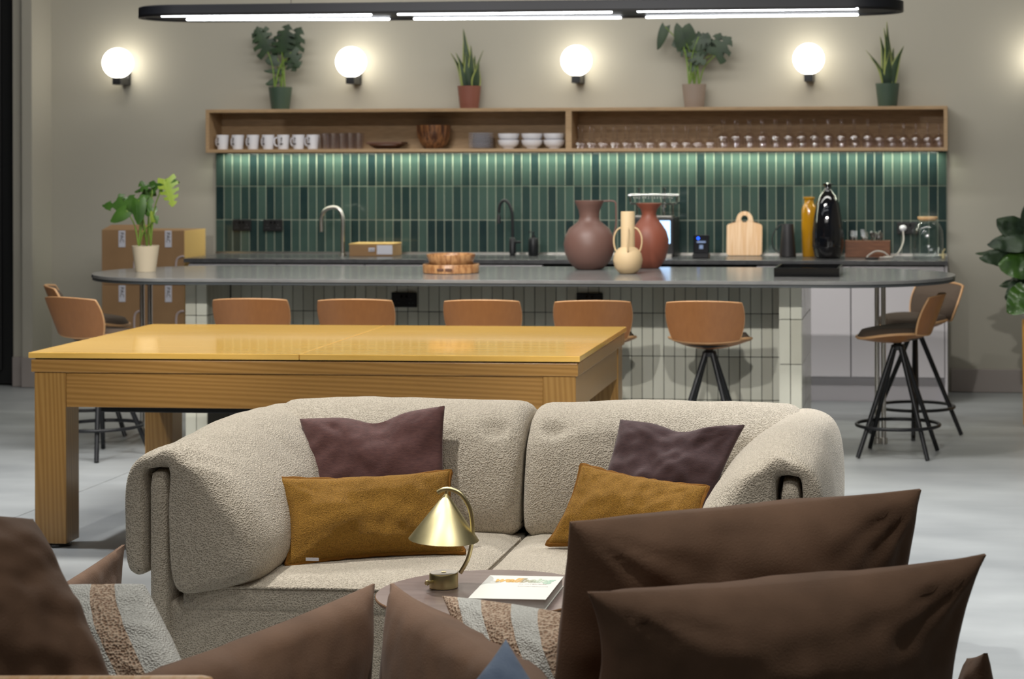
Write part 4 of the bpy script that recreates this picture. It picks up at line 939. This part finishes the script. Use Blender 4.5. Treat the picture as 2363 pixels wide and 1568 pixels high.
t = cushion('mustard_cushion', 'long mustard woven cushion lying along the left seat', [aY(660, 1308, 5.36), aY(1072, 1278, 5.56), aY(1040, 1086, 5.68), aY(638, 1104, 5.50)], .075, 'mustard', 'mustard_edge', .0068, conc=.09, wr=.008, seed=2, n=56, wrad=.003)
q = aY(723, 1290, 5.36); P('care_label', BX(q.x-.018, q.x+.018, 5.350, 5.352, q.z-.004, q.z+.004), 'label_white', t, True)
cushion('mustard_cushion', 'mustard woven cushion tilted against the right seat back', [aY(1262, 1258, 5.66), aY(1610, 1285, 5.52), aY(1634, 1124, 5.68), aY(1342, 1072, 5.76)], .065, 'mustard', 'mustard_edge', .0068, conc=.085, wr=.008, seed=3, n=56, wrad=.003)
# ================================================================== COFFEE TABLE
tcx, tcy = -1.07, 4.772
t = T('coffee_table', 'round walnut side table between the sofa and the brown chairs', 'table', (tcx, tcy, 0))
bm = LT([(.001, .474), (.225, .474), (.257, .488), (.262, .494), (.262, .498), (.26, .5), (.001, .5)], 72)
bm.normal_update()
for f in bm.faces: f.material_index = 0 if f.normal.z > .9 else 1
P('table_top', bm, ['walnut', 'walnut_edge'], t, smooth=30)
for a in (.6, 2.17, 3.74, 5.31):
    d = V((math.cos(a), math.sin(a), 0)); P('leg', TB([d*.13+V((0, 0, .474)), d*.2+V((0, 0, .003))], [.018, .012], 12), 'walnut_edge', t, smooth=60)
# brass lamp
q = aZ(1024, 1357, .5); LY = q.y; t = T('table_lamp', 'brushed brass table lamp with a conical shade on an arched stem', 'lamp', (q.x, LY, .5005))
P('base', LT([(.001, 0), (.033, 0), (.0345, .0015), (.0345, .034), (.033, .036), (.031, .0365)], 40), 'brass', t, smooth=40)
P('base_plate', LT([(.001, .0363), (.0325, .0363), (.0325, .0368), (.001, .037)], 40), 'brass_top', t, smooth=40)
P('touch_button', LT([(.006, .0368), (.006, .0385), (.001, .039)], 16), 'brass', t, smooth=40)
bm = NB(); lathe(bm, [(.0035, 0), (.0035, .014), (.006, .016), (.0065, .02), (.004, .024)], 14); bm.transform(M.Translation((-.02, -.029, .02)) @ M.Rotation(PI/2, 4, 'X') @ M.Rotation(-.5, 4, 'Y')); P('dimmer_knob', bm, 'brass', t, smooth=40)
sp = [(1062, 1326), (1080, 1290), (1089, 1250), (1090, 1210), (1083, 1172), (1065, 1143), (1045, 1131), (1025, 1130), (1010, 1137)]
pp = [aY(a, b, LY) for a, b in sp]; pp[0].z = .5365
P('stem', TB(cat(pp, 6), .0052, 12), 'brass', t, True, smooth=60)
ap = aY(1030, 1139, LY); bl2 = aY(1024, 1246, LY); ax = (ap-bl2).normalized(); hgt_ = (ap-bl2).length
bm = LT([(.0835, 0), (.0845, .001), (.003, hgt_), (.0005, hgt_+.001), (.0025, hgt_-.004), (.082, 0.0005)], 64)
bm.transform(M.Translation(bl2) @ V((0, 0, 1)).rotation_difference(ax).to_matrix().to_4x4()); P('shade', bm, 'brass', t, True, smooth=35)
P('shade_holder', TB([ap-V((0, 0, .002)), ap+V((.002, 0, .012))], .004, 10), 'brass', t, True, smooth=60)
bm = LT([(.001, -.03), (.012, -.022), (.015, -.01), (.012, .01), (.01, .03)], 16, tuple(bl2+V((0, 0, .055)))); P('bulb', bm, 'white_ceramic', t, True, smooth=60)
# book
BT = .5+.024
bc = [aZ(1084, 1382, BT), aZ(1264, 1384, BT), aZ(1296, 1332, BT), aZ(1127, 1328, BT)]
cb = sum(bc, V((0, 0, 0)))/4; bw_ = ((bc[1]-bc[0]).length+(bc[2]-bc[3]).length)/4; bd_ = ((bc[3]-bc[0]).length+(bc[2]-bc[1]).length)/4
br_ = math.atan2((bc[1]-bc[0]+bc[2]-bc[3]).y, (bc[1]-bc[0]+bc[2]-bc[3]).x)
t = T('book', 'thick white paperback titled wellbeing on the round table', 'book', (cb.x, cb.y, .5005), br_)
P('pages', BX(-bw_+.003, bw_-.003, -bd_+.003, bd_-.003, .0012, .0222), 'page_edge', t)
P('back_cover', BX(-bw_, bw_, -bd_, bd_, 0, .001), 'paper', t); P('spine', BX(-bw_, -bw_+.001, -bd_, bd_, .001, .0228), 'paper', t)
bkc = P('cover', BX(-bw_, bw_, -bd_, bd_, .0224, .0236), 'paper', t)
def fit(bm, x0, x1, z0, y1=None):
    xs_ = [v.co.x for v in bm.verts]; ys_ = [v.co.y for v in bm.verts]; s_ = (x1-x0)/(max(xs_)-min(xs_)); sy_ = s_ if y1 is None else y1/(max(ys_)-min(ys_))
    bm.transform(M.Translation((x0, 0, 0)) @ M.Diagonal((s_, sy_, 1, 1)) @ M.Translation((-min(xs_), 0, 0))); return bm
bm = fit(text_bm('wellbeing', .04, .0002, .28, .0016), -bw_*.72, bw_*.88, 0, bd_*.5); bm.transform(M.Translation((0, bd_*.42, .0239))); P('title_lettering', bm, 'title_print', bkc)
bm = fit(text_bm('IN INTERIORS', .01, .0001, 0, .0001), -bw_*.02, bw_*.72, 0); bm.transform(M.Translation((0, bd_*.24, .0238))); P('subtitle_lettering', bm, 'print_lilac', bkc)
bm = fit(text_bm('SUSTAINABLE DESIGN & LIVING', .006, .0001), bw_*.0, bw_*.8, 0); bm.transform(M.Translation((0, bd_*.05, .0238))); P('small_lettering', bm, 'print_lilac', bkc)
# ================================================================== BROWN CHAIRS
def sheet(name, crn, T0, parent, m_='velvet', **kw):
    bm, out = pillow(crn, T0, **kw); return P(name, bm, m_, parent, True, smooth=60)
# left chair: wooden frame, seat, back cushion and two arm cushions
ca = T('brown_armchair', 'brown velvet armchair at the bottom left with a striped cushion', 'armchair', (-1.75, 4.1, 0))
sheet('back_cushion', [aY(-60, 1760, 3.45), aY(300, 1690, 3.62), aY(75, 1200, 3.75), aY(-330, 1180, 3.45)], .09, ca, conc=.02, seed=11, wr=.012, power=.4, wfreq=4)
sheet('arm_cushion', [aY(130, 1560, 4.4), aY(262, 1500, 4.8), aY(285, 1258, 4.85), aY(60, 1400, 4.3)], .03, ca, conc=.03, seed=12)
sheet('arm_cushion', [aY(250, 1900, 3.45), aY(835, 1720, 4.25), aY(862, 1348, 4.36), aY(240, 1590, 3.5)], .10, ca, conc=.03, seed=13, wr=.012, power=.42, bias=.35, wfreq=4)
bm = softbox(-2.05, -1.3, 3.7, 4.5, .22, .38, .05); bm.transform(M.Translation((-1.68, 4.1, 0)) @ M.Rotation(-.45, 4, 'Z') @ M.Translation((1.68, -4.1, 0))); P('seat_cushion', bm, 'velvet', ca, True, smooth=180)
# wooden frame
r0 = aY(-40, 1580, 3.3); r1 = aY(492, 1580, 3.3)
P('back_rail', TB([r0, r1-V((.02, 0, 0)), r1-V((.005, 0, 0)), r1], [.014, .014, .012, .006], 14), 'maple', ca, True, smooth=60)
for q in (r0, r1-V((.03, 0, 0)), V((-1.95, 4.6, .3)), V((-1.3, 4.3, .3))): P('leg', TB([q, V((q.x, q.y, .003))], [.02, .015], 12), 'maple', ca, True, smooth=60)
# right chair
cb2 = T('brown_armchair', 'brown velvet armchair at the bottom right seen from behind', 'armchair', (-.35, 3.9, 0))
sheet('back_cushion', [aY(1330, 1720, 3.72), aY(2200, 1700, 4.1), aY(2274, 1280, 4.02), aY(1356, 1368, 3.66)], .13, cb2, conc=.095, concb=.0, seed=21, wr=.010, power=.5, wfreq=3, bow=.01, wrad=.010, n=70)
sheet('back_cushion', [aY(1265, 1700, 3.98), aY(2020, 1640, 4.42), aY(2124, 1130, 4.30), aY(1316, 1206, 3.90)], .13, cb2, conc=.012, seed=22, wr=.010, power=.5, wfreq=3, wrad=.010, n=70)
sheet('arm_cushion', [aY(872, 1760, 4.20), aY(1330, 1900, 3.6), aY(1262, 1590, 3.62), aY(904, 1347, 4.35)], .09, cb2, conc=.03, seed=23, wr=.010, power=.42, bias=.3, wfreq=4)
sheet('arm_cushion', [aY(2180, 1760, 4.3), aY(2300, 1780, 4.15), aY(2275, 1508, 4.15), aY(2235, 1520, 4.3)], .03, cb2, conc=.03, seed=24)
bm = softbox(-.85, 0, 3.75, 4.4, .22, .38, .05); bm.transform(M.Translation((-.4, 4.05, 0)) @ M.Rotation(.5, 4, 'Z') @ M.Translation((.4, -4.05, 0))); P('seat_cushion', bm, 'velvet', cb2, True, smooth=180)
for q in (V((-.72, 3.55, .3)), V((.08, 3.95, .3)), V((-1.0, 4.25, .3)), V((-.15, 4.55, .3))): P('leg', TB([q, V((q.x, q.y, .003))], [.02, .015], 12), 'maple', cb2, True, smooth=60)
# striped and blue cushions on the chairs
def stripes(bounds):
    def f(a, b):
        for lo, hi in bounds:
            if lo < a < hi: return 1
        return 0
    return f
cushion('striped_cushion', 'white and brown striped wool cushion in the left chair', [aY(190, 1650, 4.0), aY(450, 1600, 3.95), aY(332, 1350, 4.12), aY(120, 1352, 4.2)], .06, ['knit_white', 'knit_brown'], conc=.02, seed=31, mf=stripes([(-1, -.5), (.0, .5)]), n=60, power=.4)
cushion('striped_cushion', 'white and brown striped wool cushion in the right chair', [aY(1120, 1620, 4.05), aY(1400, 1640, 3.95), aY(1360, 1430, 4.1), aY(1022, 1378, 4.3)], .07, ['knit_white', 'knit_brown'], conc=.02, seed=32, mf=stripes([(-1, -.72), (-.36, .06), (.42, 1)]), n=60, power=.42)
cushion('blue_cushion', 'blue velvet cushion whose corner rises in front of the striped one', [aY(1010, 1680, 3.42), aY(1160, 1860, 3.36), aY(1320, 1700, 3.42), aY(1168, 1478, 3.55)], .05, 'blue_fabric', conc=.05, seed=33)
